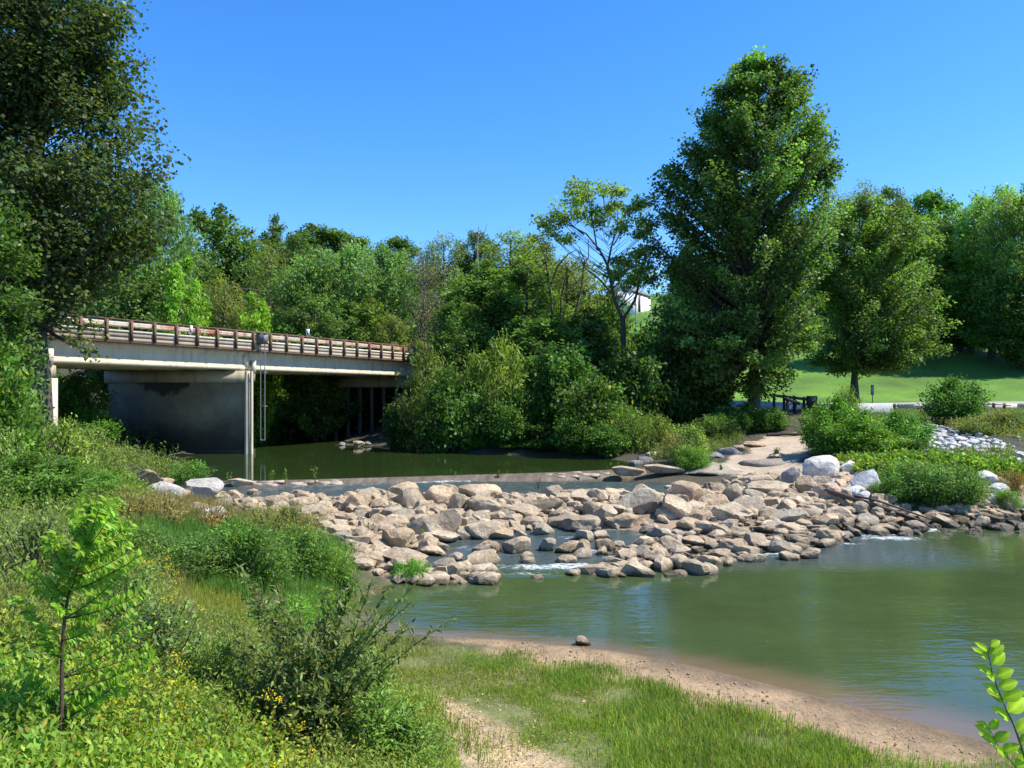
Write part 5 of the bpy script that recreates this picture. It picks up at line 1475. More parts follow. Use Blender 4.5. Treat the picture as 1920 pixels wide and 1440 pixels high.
ovals(leaf, PP, AA, unit(rng.normal(0, .5, (n, 3)) + np.array([0.000, 0.000, 0.880])), rng.uniform(.065, .115, n), rng.uniform(.020, .031, n), leaf_cols(n, np.array([.115, .148, .055]), .28, .012), droop=.2, shape=(.3, .65, 1.0))
leaf.obj('foliage', LEAF, root); wood.obj('stems', STEM_BROWN, root, True)

# sapling on the left with paired leaves
B = hit(112, 1436, d0=4.2)
D = B[1]
root = thing('sapling', B, 'slender young tree with dark stem and bright paired leaves at the near left', 'sapling')
leaf, wood = Acc(), Acc()
def LS(px, py, dy=0.0): return np.array([(px - 960) / F * (D + dy) - B[0], dy, CZ - (py - HY) / F * (D + dy) - B[2]])
stem = [LS(a, b) for a, b in [(112, 1450), (114, 1380), (116, 1300), (116, 1220), (122, 1150), (135, 1080), (155, 1020), (172, 975), (182, 945)]]
stem[0][2] = -.1
tube(wood, stem, .020, .004, 6)
br = [((116, 1270), (250, 1150)), ((118, 1240), (40, 1120)), ((116, 1200), (180, 1110)), ((122, 1160), (230, 1075)), ((124, 1140), (60, 1060)), ((130, 1110), (210, 1020)), ((140, 1070), (105, 1000)), ((150, 1040), (215, 970)), ((160, 1005), (135, 955)), ((116, 1300), (290, 1230)), ((115, 1330), (50, 1250)), ((116, 1350), (210, 1280)), ((172, 975), (200, 940)), ((128, 1120), (170, 1010)), ((135, 1085), (90, 1010)), ((150, 1045), (185, 955)), ((160, 1010), (215, 935)), ((165, 1000), (150, 930)), ((140, 1080), (240, 1000))]
PP, AA = [], []
def along(P, n, t0=.15):
    P = np.asarray(P)
    for k, t in enumerate(np.linspace(t0, 1, n)):
        u = t * (len(P) - 1); i = min(len(P) - 2, int(u)); f = u - i
        q = P[i] * (1 - f) + P[i + 1] * f; tan = unit(P[i + 1] - P[i])
        for s in (-1, 1):
            sd = unit(np.cross(tan, np.array([R.uniform(-.3, .3), -1, R.uniform(-.3, .3)])))
            PP.append(q); AA.append(sd * s + tan * .5 + rng.normal(0, .22, 3))
for a, b_ in br:
    for rep in range(3):
        P0 = LS(*a); P1 = LS(b_[0] + rep * R.uniform(-40, 40), b_[1] + rep * R.uniform(0, 40), R.uniform(-.4, .4))
        pth = curve(P0, P1, np.array([0, 0, -.05]), 7)
        tube(wood, pth, .007, .002, 4); along(pth, 24)
along(np.array(stem[3:]), 40)
PP, AA = np.array(PP), np.array(AA); n = len(PP)
ovals(leaf, PP, AA, unit(rng.normal(0, .45, (n, 3)) + np.array([.1, -.2, .8])), rng.uniform(.045, .085, n), rng.uniform(.022, .038, n), leaf_cols(n, np.array([.16, .26, .030]), .22, .02))
leaf.obj('foliage', LEAF, root); wood.obj('stem', STEM_BROWN, root, True)

# leafy mounds at the bottom left: broad grape-like vine, yellow weeds
def near_mound(name, label, cat, pix, n, hmax, L, W, base, yellow=.05, shape=(.15, .55, 1.05), per=14, d0=3.0, group=None, droop=.25, up=.7, flowers=0):
    """leaves set along many leaning stems rooted inside the outline"""
    poly = wpoly(pix, d0=d0)
    ns = max(8, n // per)
    S = scatter(poly, ns)
    ctr = S.mean(0)
    root = thing(name, (ctr[0], ctr[1], ctr[2]), label, cat, group)
    leaf, wood = Acc(), Acc()
    lump = .45 + .9 * np.clip(fbm(S[:, 0] * 1.9 + 3, S[:, 1] * 1.9) + .5, 0, 1.3)
    h = hmax * lump * rng.uniform(.55, 1.25, ns)
    ln = rng.normal(0, .35, (ns, 2)) * h[:, None]
    k = np.tile(np.arange(per), ns); i = np.repeat(np.arange(ns), per)
    t = (k + rng.random(len(k))) / per
    P = S[i] - ctr + np.c_[ln[i] * (t ** 1.5)[:, None], h[i] * t] + rng.normal(0, .012, (len(i), 3))
    an = k * 2.4 + rng.uniform(0, 6.28, ns)[i]
    ax = np.c_[np.cos(an), np.sin(an), rng.normal(.15, .35, len(i))]
    cl = np.exp(.35 * fbm(S[:, 0] * 3.0, S[:, 1] * 3.0) + rng.normal(0, .15, ns))[i]
    sz = rng.uniform(.6, 1.2, len(i)) * (1.1 - .45 * t)
    ovals(leaf, P, ax, unit(rng.normal(0, .38, (len(i), 3)) + np.array([.1, -.2, up])), sz * L, sz * W * rng.uniform(.85, 1.15, len(i)), leaf_cols(len(i), base, .22, yellow, cl, .12), shape=shape, droop=droop)
    for j in range(ns):
        A = S[j] - ctr; T = A + np.array([ln[j, 0], ln[j, 1], h[j]])
        tube(wood, curve(A - np.array([0, 0, .05]), T, np.array([-ln[j, 0] * .25, -ln[j, 1] * .25, 0]), 4), .005, .002, 3)
        if flowers and R.random() < flowers:
            m = 26
            Q = T + rng.normal(0, 1, (m, 3)) * np.array([.035, .035, .03])
            kites(leaf, Q, rng.normal(0, 1, (m, 3)), rng.normal(0, 1, (m, 3)), .022, .018, np.array([.62, .46, .03]) * rng.uniform(.7, 1.1, (m, 1)))
    leaf.obj('foliage', LEAF, root); wood.obj('stems', STEM_BROWN, root, True)
    return root
near_mound('vine', 'broad-leaved grape-like vine sprawling in the bottom left corner', 'vine', [(-60, 1250), (60, 1230), (110, 1330), (190, 1400), (200, 1500), (-80, 1520)], 900, .5, .095, .10, np.array([0.105, 0.185, 0.031]), .03, shape=(.08, .42, 1.2), d0=2.6, per=7)
near_mound('vine', 'lime green big-leaved vine at the left picture edge beside the sapling', 'vine', [(-80, 1160), (20, 1150), (90, 1220), (80, 1300), (-80, 1300)], 700, .6, .085, .085, np.array([0.177, 0.229, 0.027]), .06, shape=(.08, .45, 1.15), per=8)
near_mound('leafy_weeds', 'yellow green leafy weeds with yellow flowers along the bottom picture edge', 'weeds', [(180, 1380), (260, 1300), (400, 1330), (480, 1380), (560, 1420), (600, 1520), (160, 1520)], 5200, .5, .075, .036, np.array([0.183, 0.225, 0.027]), .10, flowers=.06)
near_mound('leafy_weeds', 'green leafy weeds with scattered orange leaves behind the yellow ones', 'weeds', [(140, 1290), (200, 1200), (330, 1200), (420, 1300), (380, 1360), (220, 1370)], 4200, .5, .07, .030, np.array([0.127, 0.195, 0.032]), .05, flowers=.04)
near_mound('leafy_weeds', 'tender green weeds between the sapling stem and fine-leaved bushes', 'weeds', [(60, 1260), (130, 1150), (260, 1120), (330, 1180), (220, 1260), (130, 1330)], 4200, .5, .065, .026, np.array([0.122, 0.190, 0.034]), .04)
near_mound('leafy_weeds', 'pale weeds with yellow flower heads above the sapling side branches', 'weeds', [(180, 1110), (250, 1080), (330, 1100), (330, 1160), (220, 1170)], 2200, .6, .06, .022, np.array([0.166, 0.200, 0.034]), .10, flowers=.2)
near_mound('leafy_weeds', 'light green leafy weeds below the dark willow shrub at the bottom edge', 'weeds', [(480, 1400), (640, 1400), (760, 1430), (800, 1520), (480, 1520)], 3600, .35, .06, .022, np.array([0.139, 0.175, 0.034]), .05)

# bright shoots at the bottom right, close to the camera
rng = np.random.default_rng(5)
D = 3.0
root = thing('leafy_shoot', (at(1930, 1500, D)[0], D, h1(at(1930, 1500, D)[0], D)), 'bright green arching shoot with paired oval leaves at the lower right corner', 'plant')
B = np.array(root.location)
leaf, wood = Acc(), Acc()
def LR(px, py, dy=0.0): return at(px, py, D + dy) - B
main = [LR(1960, 1560), LR(1935, 1470), LR(1915, 1400), LR(1902, 1362), LR(1888, 1333), LR(1871, 1292), LR(1860, 1259), LR(1853, 1225), LR(1858, 1203)]
main[0] = np.array([0.05, 0.02, -.05])
tube(wood, main, .005, .0012, 6)
sec = [LR(1940, 1500), LR(1904, 1438), LR(1871, 1397), LR(1853, 1362)]
tube(wood, sec, .003, .001, 5)
def big_leaf(P, ax, nr, L, W, c, root):
    """one broad leaf: rounded outline, folded along a paler midrib, curled tip"""
    ax = unit(ax); sd = unit(np.cross(ax, nr)); up = np.cross(sd, ax)
    t = np.linspace(0, 1, 9)
    w = np.sin(PI * t ** .85) ** .8 * (1 - .15 * t); w[0] = 0.04; w[-1] = 0
    cols = []
    v = []
    for tk_, wk in zip(t, w):
        for u in (-1, -.5, -.05, .05, .5, 1):
            v.append(P + ax * L * tk_ + sd * W * .5 * wk * u + up * (abs(u) * wk * W * .16 - .22 * L * tk_ ** 2 + .012 * L * math.sin(9 * tk_ + 3 * u)))
            cols.append(c * (1.35 if abs(u) < .1 else R.uniform(.88, 1.08)))
    q = [(a * 6 + b, a * 6 + b + 1, a * 6 + b + 7, a * 6 + b + 6) for a in range(8) for b in range(5)]
    acc = Acc(); acc.add(np.array(v), q, c=np.array(cols)); acc.obj('leaf', LEAF, root, True)
for pth, pairs in ((main, [(1905, 1372, 1, 44), (1893, 1350, -1, 44), (1890, 1335, 1, 48), (1884, 1318, -1, 40), (1880, 1310, 1, 42), (1874, 1300, -1, 40), (1872, 1288, 1, 38), (1866, 1276, -1, 34), (1868, 1268, 1, 36), (1860, 1262, -1, 36), (1860, 1246, 1, 36), (1854, 1236, -1, 36), (1856, 1228, 1, 34), (1852, 1220, -1, 28), (1856, 1212, 1, 24), (1912, 1395, 1, 46), (1918, 1412, -1, 30)]),
                   (sec, [(1904, 1438, 1, 40), (1890, 1420, -1, 38), (1880, 1408, 1, 34), (1868, 1395, -1, 36), (1864, 1388, 1, 34), (1858, 1376, -1, 34), (1854, 1366, 1, 28), (1852, 1362, -1, 24)])):
    for px, py, s, ln in pairs:
        l = ln / F * D * .95
        ax = np.array([.75 * s, R.uniform(-.35, .1), R.uniform(.35, .75)])
        big_leaf(LR(px, py), ax, np.array([R.uniform(-.2, .2), -.75, .55]), l, l * (.52 if s < 0 else .66), np.array([.26, .37, .024]) * R.uniform(.75, 1.15), root)
wood.obj('stem', plain('green_stem', (.12, .12, .04), .6), root, True)

# ------------------------------------------------------------------ ground cover nobody could count
rng = np.random.default_rng(99)
def blades(acc, P, h, w, c, lean=.35, curl=.4):
    n = len(P)
    a = rng.uniform(0, 2 * PI, n)
    d = np.c_[np.cos(a), np.sin(a), np.zeros(n)]
    s = np.c_[-np.sin(a), np.cos(a), np.zeros(n)]
    h = h[:, None]; w = np.broadcast_to(np.asarray(w, float), (n,))[:, None]
    ln = (lean * rng.random(n))[:, None]
    up = np.array([0, 0, 1.0])
    m = P + up * h * .55 + d * h * ln * .4
    t = P + up * h * (1 - .3 * ln) + d * h * (ln + curl * ln)
    v = np.stack([P - s * w / 2, P + s * w / 2, m + s * w * .4, m - s * w * .4, t], 1).reshape(-1, 3)
    i = np.arange(n)[:, None] * 5
    acc.add(v, i + np.array([[0, 1, 2, 3]]), i + np.array([[3, 2, 4]]), c=np.repeat(c, 5, axis=0))

def grass_patch(acc, pix, n, h0, h1_, w, base, yellow=.03, thin=0.0, freq=1.3, d0=3.0, lean=.5, jit=.2):
    poly = wpoly(pix, d0=d0)
    S = scatter(poly, n)
    S[:, :2] += np.c_[fbm(S[:, 0] * 1.1, S[:, 1] * 1.1), fbm(S[:, 0] * 1.1 + 31, S[:, 1] * 1.1 + 7)] * .7 + rng.normal(0, .16, (n, 2))
    S[:, 2] = hgt(S[:, 0], S[:, 1])
    f = fbm(S[:, 0] * freq + 11, S[:, 1] * freq + 4) + .35 * vnoise(S[:, 0] * 6, S[:, 1] * 6)
    k = f > thin - .9 if thin == 0 else f > thin * .8 - .35
    S, f = S[k], f[k]
    n = len(S)
    hh = (h0 + (h1_ - h0) * rng.random(n)) * (1 + .5 * np.clip(f, -.6, .8))
    blades(acc, S - np.array([0, 0, .02]), hh, w, leaf_cols(n, base, jit, yellow, np.exp(.3 * f)), lean)
G1 = np.array([.115, .170, .036])
acc = Acc()
grass_patch(acc, [(1180, 1300), (1260, 1300), (1420, 1345), (1560, 1395), (1640, 1439), (1500, 1500), (1150, 1500), (1080, 1439), (1150, 1380)], 21000, .06, .22, .010, G1, .03, jit=.3)
grass_patch(acc, [(1060, 1255), (1130, 1245), (1170, 1262), (1130, 1290), (1060, 1285)], 2600, .05, .16, .010, G1, .02)
grass_patch(acc, [(840, 1225), (960, 1215), (980, 1228), (900, 1245), (840, 1250)], 2600, .05, .13, .010, np.array([.12, .18, .035]), .03)
grass_patch(acc, [(1150, 1285), (1230, 1280), (1280, 1310), (1200, 1330)], 2500, .05, .18, .010, G1, .02)
grass_patch(acc, [(900, 1300), (1100, 1300), (1180, 1380), (1100, 1430), (980, 1380)], 9000, .03, .10, .009, np.array([.14, .19, .04]), .06, thin=.3)
grass_patch(acc, [(1640, 1439), (1700, 1425), (1900, 1430), (1960, 1439), (1960, 1600), (1600, 1600)], 8000, .04, .14, .009, np.array([.13, .20, .035]), .04, thin=.25)
grass_patch(acc, [(700, 1215), (830, 1210), (1000, 1245), (1180, 1290), (1130, 1330), (860, 1330), (820, 1290), (700, 1290)], 17000, .02, .09, .009, np.array([.165, .185, .060]), .10, thin=.15)
grass_patch(acc, [(640, 1300), (800, 1290), (860, 1400), (900, 1500), (640, 1500)], 9000, .05, .2, .009, np.array([.12, .16, .04]), .05, thin=.12)
grass_patch(acc, [(1060, 1400), (1200, 1380), (1300, 1439), (1300, 1560), (1000, 1560)], 9000, .04, .13, .009, np.array([.135, .20, .035]), .04, thin=.2)
grass_patch(acc, [(660, 1215), (830, 1208), (1000, 1240), (1200, 1300), (1500, 1400), (1650, 1439), (1600, 1600), (700, 1600), (660, 1400)], 15000, .02, .075, .009, np.array([.19, .18, .075]), .15, jit=.35)
grass_patch(acc, [(1180, 1300), (1260, 1300), (1420, 1345), (1560, 1395), (1640, 1439), (1500, 1500), (1150, 1500), (1080, 1439), (1150, 1380)], 6000, .06, .2, .010, np.array([.24, .22, .09]), .2, jit=.3)
grass_patch(acc, [(620, 1170), (700, 1190), (830, 1206), (880, 1240), (700, 1275), (620, 1260)], 9000, .03, .13, .009, np.array([.17, .19, .06]), .1, jit=.3)
tag(acc.obj('short_grass', GRASSM), 'fresh short grass on the flat ground behind the sandy beach', 'grass', kind='stuff')
acc = Acc()
YGR = np.array([.20, .215, .055])
grass_patch(acc, [(300, 1110), (430, 1100), (440, 1180), (400, 1230), (290, 1190)], 9000, .12, .34, .010, YGR, .10)
grass_patch(acc, [(380, 1180), (470, 1150), (520, 1220), (460, 1300), (380, 1270)], 6000, .10, .30, .009, np.array([.17, .19, .05]), .08)
tag(acc.obj('yellow_grass', GRASSM), 'yellow green tall grass patch on the near bank', 'grass', kind='stuff')
acc = Acc()
grass_patch(acc, [(200, 990), (420, 975), (640, 1030), (660, 1120), (440, 1130), (180, 1080)], 26000, .2, .55, .013, np.array([.075, .150, .040]), .02)
grass_patch(acc, [(560, 1110), (680, 1100), (660, 1150), (600, 1170), (540, 1190)], 5000, .1, .35, .011, np.array([.105, .19, .04]), .02)
tag(acc.obj('bank_grass', GRASSM), 'thick green grass clothing the bank beside the rocks', 'grass', kind='stuff')
acc = Acc()
grass_patch(acc, [(205, 935), (330, 930), (430, 960), (430, 1000), (200, 1000)], 9000, .25, .7, .009, np.array([.19, .15, .085]), .02)
grass_patch(acc, [(460, 965), (600, 960), (630, 1010), (470, 1010)], 6000, .25, .65, .009, np.array([.15, .145, .07]), .02)
grass_patch(acc, [(-60, 1010), (200, 1000), (330, 1090), (360, 1200), (260, 1260), (60, 1200), (-60, 1180)], 9000, .25, .75, .008, np.array([.185, .16, .085]), .02)
grass_patch(acc, [(260, 1180), (420, 1180), (520, 1300), (480, 1380), (300, 1330)], 5000, .2, .5, .008, np.array([.17, .165, .085]), .02)
tag(acc.obj('dry_grass', GRASSM), 'dry brown seeding grass between the bank and the rocks', 'grass', kind='stuff')
acc = Acc()
S = scatter(DIRT, 420); S = np.r_[S, scatter(wpoly([(700, 1215), (1100, 1250), (1250, 1439), (1100, 1560), (800, 1560), (760, 1300)]), 1600)]
kites(acc, S + np.array([0, 0, .012]), np.c_[rng.normal(0, 1, (len(S), 2)), rng.normal(0, .15, len(S))], np.c_[rng.normal(0, .25, (len(S), 2)), np.ones(len(S))], rng.uniform(.025, .07, len(S)), rng.uniform(.008, .03, len(S)), leaf_cols(len(S), np.array([.36, .27, .17]), .35, 0))
tag(acc.obj('leaf_litter', LEAF), 'dry leaf litter scattered over the bare ground', 'leaf litter', kind='stuff')
acc = Acc()
S = scatter(SAND, 1500); S = S[fbm(S[:, 0] * 1.2, S[:, 1] * 1.2) > -.15]; S = S[S[:, 2] > .05]
cobbles(S[::2], .008, .03, .2)
S = scatter(SAND, 2500); S = S[np.abs(S[:, 2] - .13 - .05 * fbm(S[:, 0] * .8, S[:, 1] * .8)) < .025]
kites(acc, S + np.array([0, 0, .01]), np.c_[rng.normal(0, 1, (len(S), 2)), rng.normal(0, .1, len(S))], np.tile(np.array([0, 0, 1.0]), (len(S), 1)), rng.uniform(.03, .12, len(S)), rng.uniform(.008, .02, len(S)), np.ones((len(S), 3)))
cobbles(scatter(DIRT, 160), .006, .02, .2)
tag(acc.obj('sand_clods', plain('sand_clod', (.30, .21, .14), .95, 0, .35, 6)), 'small clods and pebbles on the sand', 'pebbles', kind='stuff')
# mixed weeds covering the rest of the left bank
def sprigs(acc, S, h, nl, L, W, base, yellow, jit=.25):
    n = len(S)
    k = np.tile(np.arange(nl), n); i = np.repeat(np.arange(n), nl)
    t = (k + .6) / nl
    a = k * 2.4 + np.repeat(rng.uniform(0, 6.28, n), nl)
    ln = rng.normal(0, .18, (n, 2))
    P = S[i] + np.c_[ln[i] * (h[i] * t)[:, None], h[i] * t]
    ax = np.c_[np.cos(a), np.sin(a), .5 + .5 * t]
    cl = np.exp(.35 * fbm(S[:, 0] * 2, S[:, 1] * 2))[i]
    m = len(P)
    kites(acc, P, ax + rng.normal(0, .2, (m, 3)), np.c_[np.zeros((m, 2)), np.ones(m)] + rng.normal(0, .35, (m, 3)), L * rng.uniform(.7, 1.2, m), W, leaf_cols(m, base, jit, yellow, cl))
acc = Acc()
for pix, n, h0, h1_, nl, L, W, base, ye in [
    ([(-60, 1000), (200, 990), (300, 1060), (330, 1200), (260, 1300), (60, 1300), (-60, 1200)], 3400, .3, .8, 12, .075, .022, np.array([0.140, 0.176, 0.050]), .04),
    ([(300, 1180), (480, 1210), (520, 1350), (420, 1439), (260, 1400)], 2200, .2, .55, 11, .06, .018, np.array([0.140, 0.176, 0.053]), .05),
    ([(-100, 1300), (260, 1290), (480, 1400), (520, 1560), (-100, 1600)], 2400, .2, .5, 10, .07, .028, np.array([0.147, 0.218, 0.035]), .08),
    ([(600, 1300), (820, 1320), (860, 1439), (900, 1560), (560, 1560)], 2200, .1, .35, 9, .055, .016, np.array([0.155, 0.197, 0.046]), .05),
    ([(-60, 900), (200, 900), (300, 960), (220, 1010), (-60, 1010)], 1500, .4, 1.0, 12, .10, .04, np.array([0.110, 0.162, 0.040]), .03)]:
    S = scatter(wpoly(pix), n)
    sprigs(acc, S, rng.uniform(h0, h1_, len(S)), nl, L, W, base, ye)
tag(acc.obj('bank_weeds', LEAF), 'mixed low weeds covering the near left bank', 'weeds', kind='stuff')
# undergrowth on the far banks
acc = Acc()
for pix, n, h0, h1_, L, W, base in [
    ([(870, 842), (1140, 855), (1220, 850), (1330, 810), (1380, 790), (1300, 770), (1100, 790), (900, 800)], 3000, .3, 1.0, .20, .10, np.array([.045, .075, .022])),
    ([(1220, 865), (1330, 862), (1400, 815), (1500, 800), (1440, 785), (1300, 800), (1230, 830)], 1800, .2, .6, .14, .05, np.array([.09, .115, .04])),
    ([(1560, 868), (1700, 860), (1900, 850), (1910, 930), (1850, 945), (1660, 945), (1610, 900)], 2400, .2, .6, .13, .05, np.array([.085, .125, .035])),
    ([(1740, 795), (1920, 775), (1919, 830), (1820, 815)], 1500, .2, .6, .13, .05, np.array([.11, .12, .045])),
    ([(1500, 775), (1740, 775), (1740, 800), (1560, 830)], 1500, .2, .6, .14, .06, np.array([.085, .13, .036]))]:
    S = scatter(wpoly(pix, d0=25), n)
    sprigs(acc, S, rng.uniform(h0, h1_, len(S)), 9, L, W, base, .03)
S = scatter([(-30, 40), (-22, 40), (-21, 48), (-30, 66), (-40, 66)], 1000)
sprigs(acc, S, rng.uniform(.4, 1.3, len(S)), 9, .22, .1, np.array([.06, .095, .03]), .02)
S = scatter([(-14, 68), (-4, 62), (2, 60), (3, 74), (-6, 82), (-18, 92)], 800)
sprigs(acc, S, rng.uniform(.4, 1.3, len(S)), 9, .24, .12, np.array([.05, .085, .026]), .02)
S = scatter([(25, 35), (60, 37), (60, 62), (36, 62), (27, 47)], 1800)
sprigs(acc, S, rng.uniform(.3, .8, len(S)), 8, .16, .06, np.array([.10, .13, .045]), .02)
S = scatter([(-20.5, 34), (-14.6, 34.2), (-14.8, 36.5), (-18, 42), (-22, 45)], 900)
sprigs(acc, S, rng.uniform(.3, .9, len(S)), 9, .15, .06, np.array([.10, .135, .042]), .02)
tag(acc.obj('undergrowth', LEAF), 'dark leafy undergrowth along the far river bank', 'undergrowth', kind='stuff')

# ------------------------------------------------------------------ far side: house, pole, road, signs
HB = at(1203, 582, 150.0)
zb = h1(HB[0], HB[1]) - .2
house = thing('house', (HB[0], HB[1], zb), 'white house with a dark doorway glimpsed between the forked tree and sycamore', 'house', rz=math.radians(60))
WH = plain('white_siding', (.80, .81, .83), .7, 0, .03, 1, 0)
DKD = plain('dark_doorway', (.02, .02, .025), .5, 0, .1)
ROOF = plain('pale_roof', (.16, .16, .17), .7)
acc = Acc(); box(acc, -5, 5, 0, 5, -2, 3.8); acc.add([(-5, 0, 3.8), (-5, 5, 3.8), (-5, 2.5, 5.4)], t=[(0, 1, 2)]); acc.add([(5, 0, 3.8), (5, 5, 3.8), (5, 2.5, 5.4)], t=[(0, 2, 1)]); acc.obj('wall', WH, house)
acc = Acc(); v = [(-5.3, -.25, 3.65), (5.3, -.25, 3.65), (5.3, 2.5, 5.45), (-5.3, 2.5, 5.45), (-5.3, 5.25, 3.65), (5.3, 5.25, 3.65), (-5.3, -.25, 3.8), (5.3, -.25, 3.8), (5.3, 2.5, 5.6), (-5.3, 2.5, 5.6), (-5.3, 5.25, 3.8), (5.3, 5.25, 3.8)]
acc.add(v, [(0, 1, 2, 3), (3, 2, 5, 4), (6, 9, 8, 7), (9, 10, 11, 8), (0, 6, 7, 1), (4, 5, 11, 10), (0, 3, 9, 6), (3, 4, 10, 9), (1, 7, 8, 2), (2, 8, 11, 5)]); acc.obj('roof', ROOF, house)
acc = Acc(); box(acc, -1.9, -.7, -.06, -.003, .1, 3.4); acc.obj('door', DKD, house)
D = 118.0; P = at(1192, 600, D)
pole = thing('utility_pole', (P[0], D, h1(P[0], D)), 'thin pale grey pole standing on the grass in front of the white house', 'pole')
acc = Acc(); tube(acc, [(0, 0, -.5), (0, 0, 4.6 + (P[2] - h1(P[0], D)))], .10, .08, 8, cap=True); acc.obj('shaft', GALV, pole)
acc = Acc(); box(acc, -.3, -.12, -.1, .1, 2.2 + (P[2] - h1(P[0], D)), 3.6 + (P[2] - h1(P[0], D))); acc.obj('meter_box', GALV, pole)

# road on the far side with its pale edge
road_pts = [(1350, 735, 62), (1420, 739, 64), (1500, 748, 66), (1580, 757, 67), (1680, 764, 67), (1800, 766, 67), (1905, 767, 67), (2050, 768, 67)]
RP = []
for px, py, D in road_pts:
    x = (px - 960) / F * D
    RP.append((x, D, h1(x, D)))
RP = np.array(RP)
acc = Acc(); v = []; 
for x, y, z in RP: v += [(x, y, z + .12), (x, y + 5.5, max(z + .14, h1(x, y + 5.5) + .08))]
acc.add(v, [(2 * k, 2 * k + 2, 2 * k + 3, 2 * k + 1) for k in range(len(RP) - 1)])
tag(acc.obj('road', plain('pale_road', (.30, .28, .25), .9)), kind='structure')
acc = Acc()
for k in range(len(RP) - 1):
    a, b = RP[k], RP[k + 1]
    for o0, o1, zz in ((-.18, -.004, .34),):
        v = [(*(a[:2] + [0, o0]), a[2] - .2), (*(b[:2] + [0, o0]), b[2] - .2), (*(b[:2] + [0, o1]), b[2] - .2), (*(a[:2] + [0, o1]), a[2] - .2), (*(a[:2] + [0, o0]), a[2] + zz), (*(b[:2] + [0, o0]), b[2] + zz), (*(b[:2] + [0, o1]), b[2] + zz), (*(a[:2] + [0, o1]), a[2] + zz)]
        acc.add(v, BOXQ)
tag(acc.obj('kerb', CONC_PALE), kind='structure')
# old timber rails beside the road
TIMB = plain('dark_timber', (.045, .032, .025), .9, 0, .4, 6)
def rail(name, label, a, b, D0, D1, hgt_, n, th=.18, dark=True, zoff=.35):
    A, B_ = at(*a, D0), at(*b, D1)
    zA, zB = h1(A[0], A[1]), h1(B_[0], B_[1])
    t = thing(name, (A[0], A[1], zA), label, 'road barrier')
    O = np.array([A[0], A[1], zA])
    acc = Acc()
    d = unit(B_ - A)
    s = np.array([-d[1], d[0], 0]) * .06
    vv = []
    for q in (A, B_):
        for dz in (0, th):
            vv += [q - s + [0, 0, dz], q + s + [0, 0, dz]]
    vv = np.array(vv) - O
    acc.add(vv, [(0, 4, 5, 1), (2, 3, 7, 6), (0, 2, 6, 4), (1, 5, 7, 3), (0, 1, 3, 2), (4, 6, 7, 5)])
    acc.obj('beam', TIMB if dark else RUST, t)
    for k in range(n):
        q = A + (B_ - A) * (k + .5) / n
        zg = h1(q[0], q[1])
        acc = Acc(); box(acc, q[0] - .09 - O[0], q[0] + .09 - O[0], q[1] + .07 - O[1], q[1] + .22 - O[1], zg - .2 - O[2], q[2] + th + .08 - O[2]); acc.obj('post', TIMB, t)
    return t
rail('timber_barrier', 'long dark timber rail sloping down beside the far road', (1443, 743), (1518, 752), 63, 63.5, .5, 4, .22)
rail('timber_barrier', 'second lower timber rail below the long dark one', (1470, 750), (1500, 760), 61.5, 61.8, .5, 2, .25)
rail('road_guard_rail', 'thin low rail along the far road left of the round bush', (1600, 757), (1690, 762), 65.6, 65.6, .5, 4, .10, False)
rail('road_guard_rail', 'thin low rail along the far road at the picture edge', (1835, 758), (1895, 761), 65.4, 65.4, .5, 3, .10, False)
D = 62.5; P = at(1522, 752, D); zb = h1(P[0], D)
t = thing('timber_post', (P[0], D, zb), 'thick dark timber block post at the end of the sloping rail', 'road barrier')
acc = Acc(); box(acc, -.38, .38, -.2, .2, -.2, P[2] + .42 - zb); acc.obj('block', TIMB, t)
acc = Acc(); box(acc, -.02, .28, -.215, -.2015, P[2] + .08 - zb, P[2] + .32 - zb); acc.obj('worn_face', plain('worn_wood', (.30, .22, .18), .9), t)
D = 60.0; P = at(1640, 775, D); zb = h1(P[0], D)
t = thing('concrete_barrier', (P[0], D, zb), 'white concrete barrier block half hidden behind the bright green bush', 'barrier')
acc = Acc(); extrude(acc, [(-.3, -.2), (.3, -.2), (.3, .15), (.14, .35), (.10, .80), (-.10, .80), (-.14, .35), (-.3, .15)], -1.35, 1.35, lambda v: np.asarray(v) + np.array([0, 0, P[2] - zb]), 1); acc.obj('block', plain('white_concrete', (.50, .50, .47), .85, 0, .2, 4), t)
acc = Acc(); box(acc, -1.2, 1.2, -.2, .2, -.3, P[2] - zb - .2 + .001); acc.obj('plinth', CONC, t)
D = 66.0; P = at(1636, 757, D); zb = h1(P[0], D)
t = thing('road_sign', (P[0], D, zb), 'small grey sign seen edge-on on a thin dark post by the lawn tree', 'sign')
H = at(1636, 722, D)[2] - zb
acc = Acc(); tube(acc, [(0, 0, -.2), (0, 0, H)], .035, .035, 6); acc.obj('post', RUST, t)
acc = Acc(); box(acc, -.17, .10, -.06, -.038, H - .85, H + .02); acc.obj('plate', GALV, t)
# slender trunks in the shade at the top of the lawn
for k, (px, py, top, D, w, lab, m) in enumerate([(1833, 632, 570, 108, .16, 'thin pale trunk standing in the shade on the upper lawn', BARK_PALE), (1795, 622, 575, 110, .22, 'thin dark trunk left of the pale one on the upper lawn', BARK), (1856, 628, 570, 109, .2, 'thin dark trunk right of the pale one on the upper lawn', BARK)]):
    x = (px - 960) / F * D; zb = h1(x, D)
    t = thing('slender_tree', (x, D, zb), lab, 'tree')
    wood, leaf = Acc(), Acc()
    tk = np.array([(0, 0, -.4), (.1, 0, 2.5), (0, .1, 5), (.2, .1, 9)])
    tube(wood, tk, w, .05, 6)
    crown(leaf, wood, tips_profile([(4.5, -1, 1), (6, -2.2, 2.2), (8.5, -2.4, 2.4), (10.5, -.8, .8)], 28), tk, w, 45, .9, .38, .28, base=np.array([.055, .09, .026]))
    finish_tree(t, leaf, wood, m)

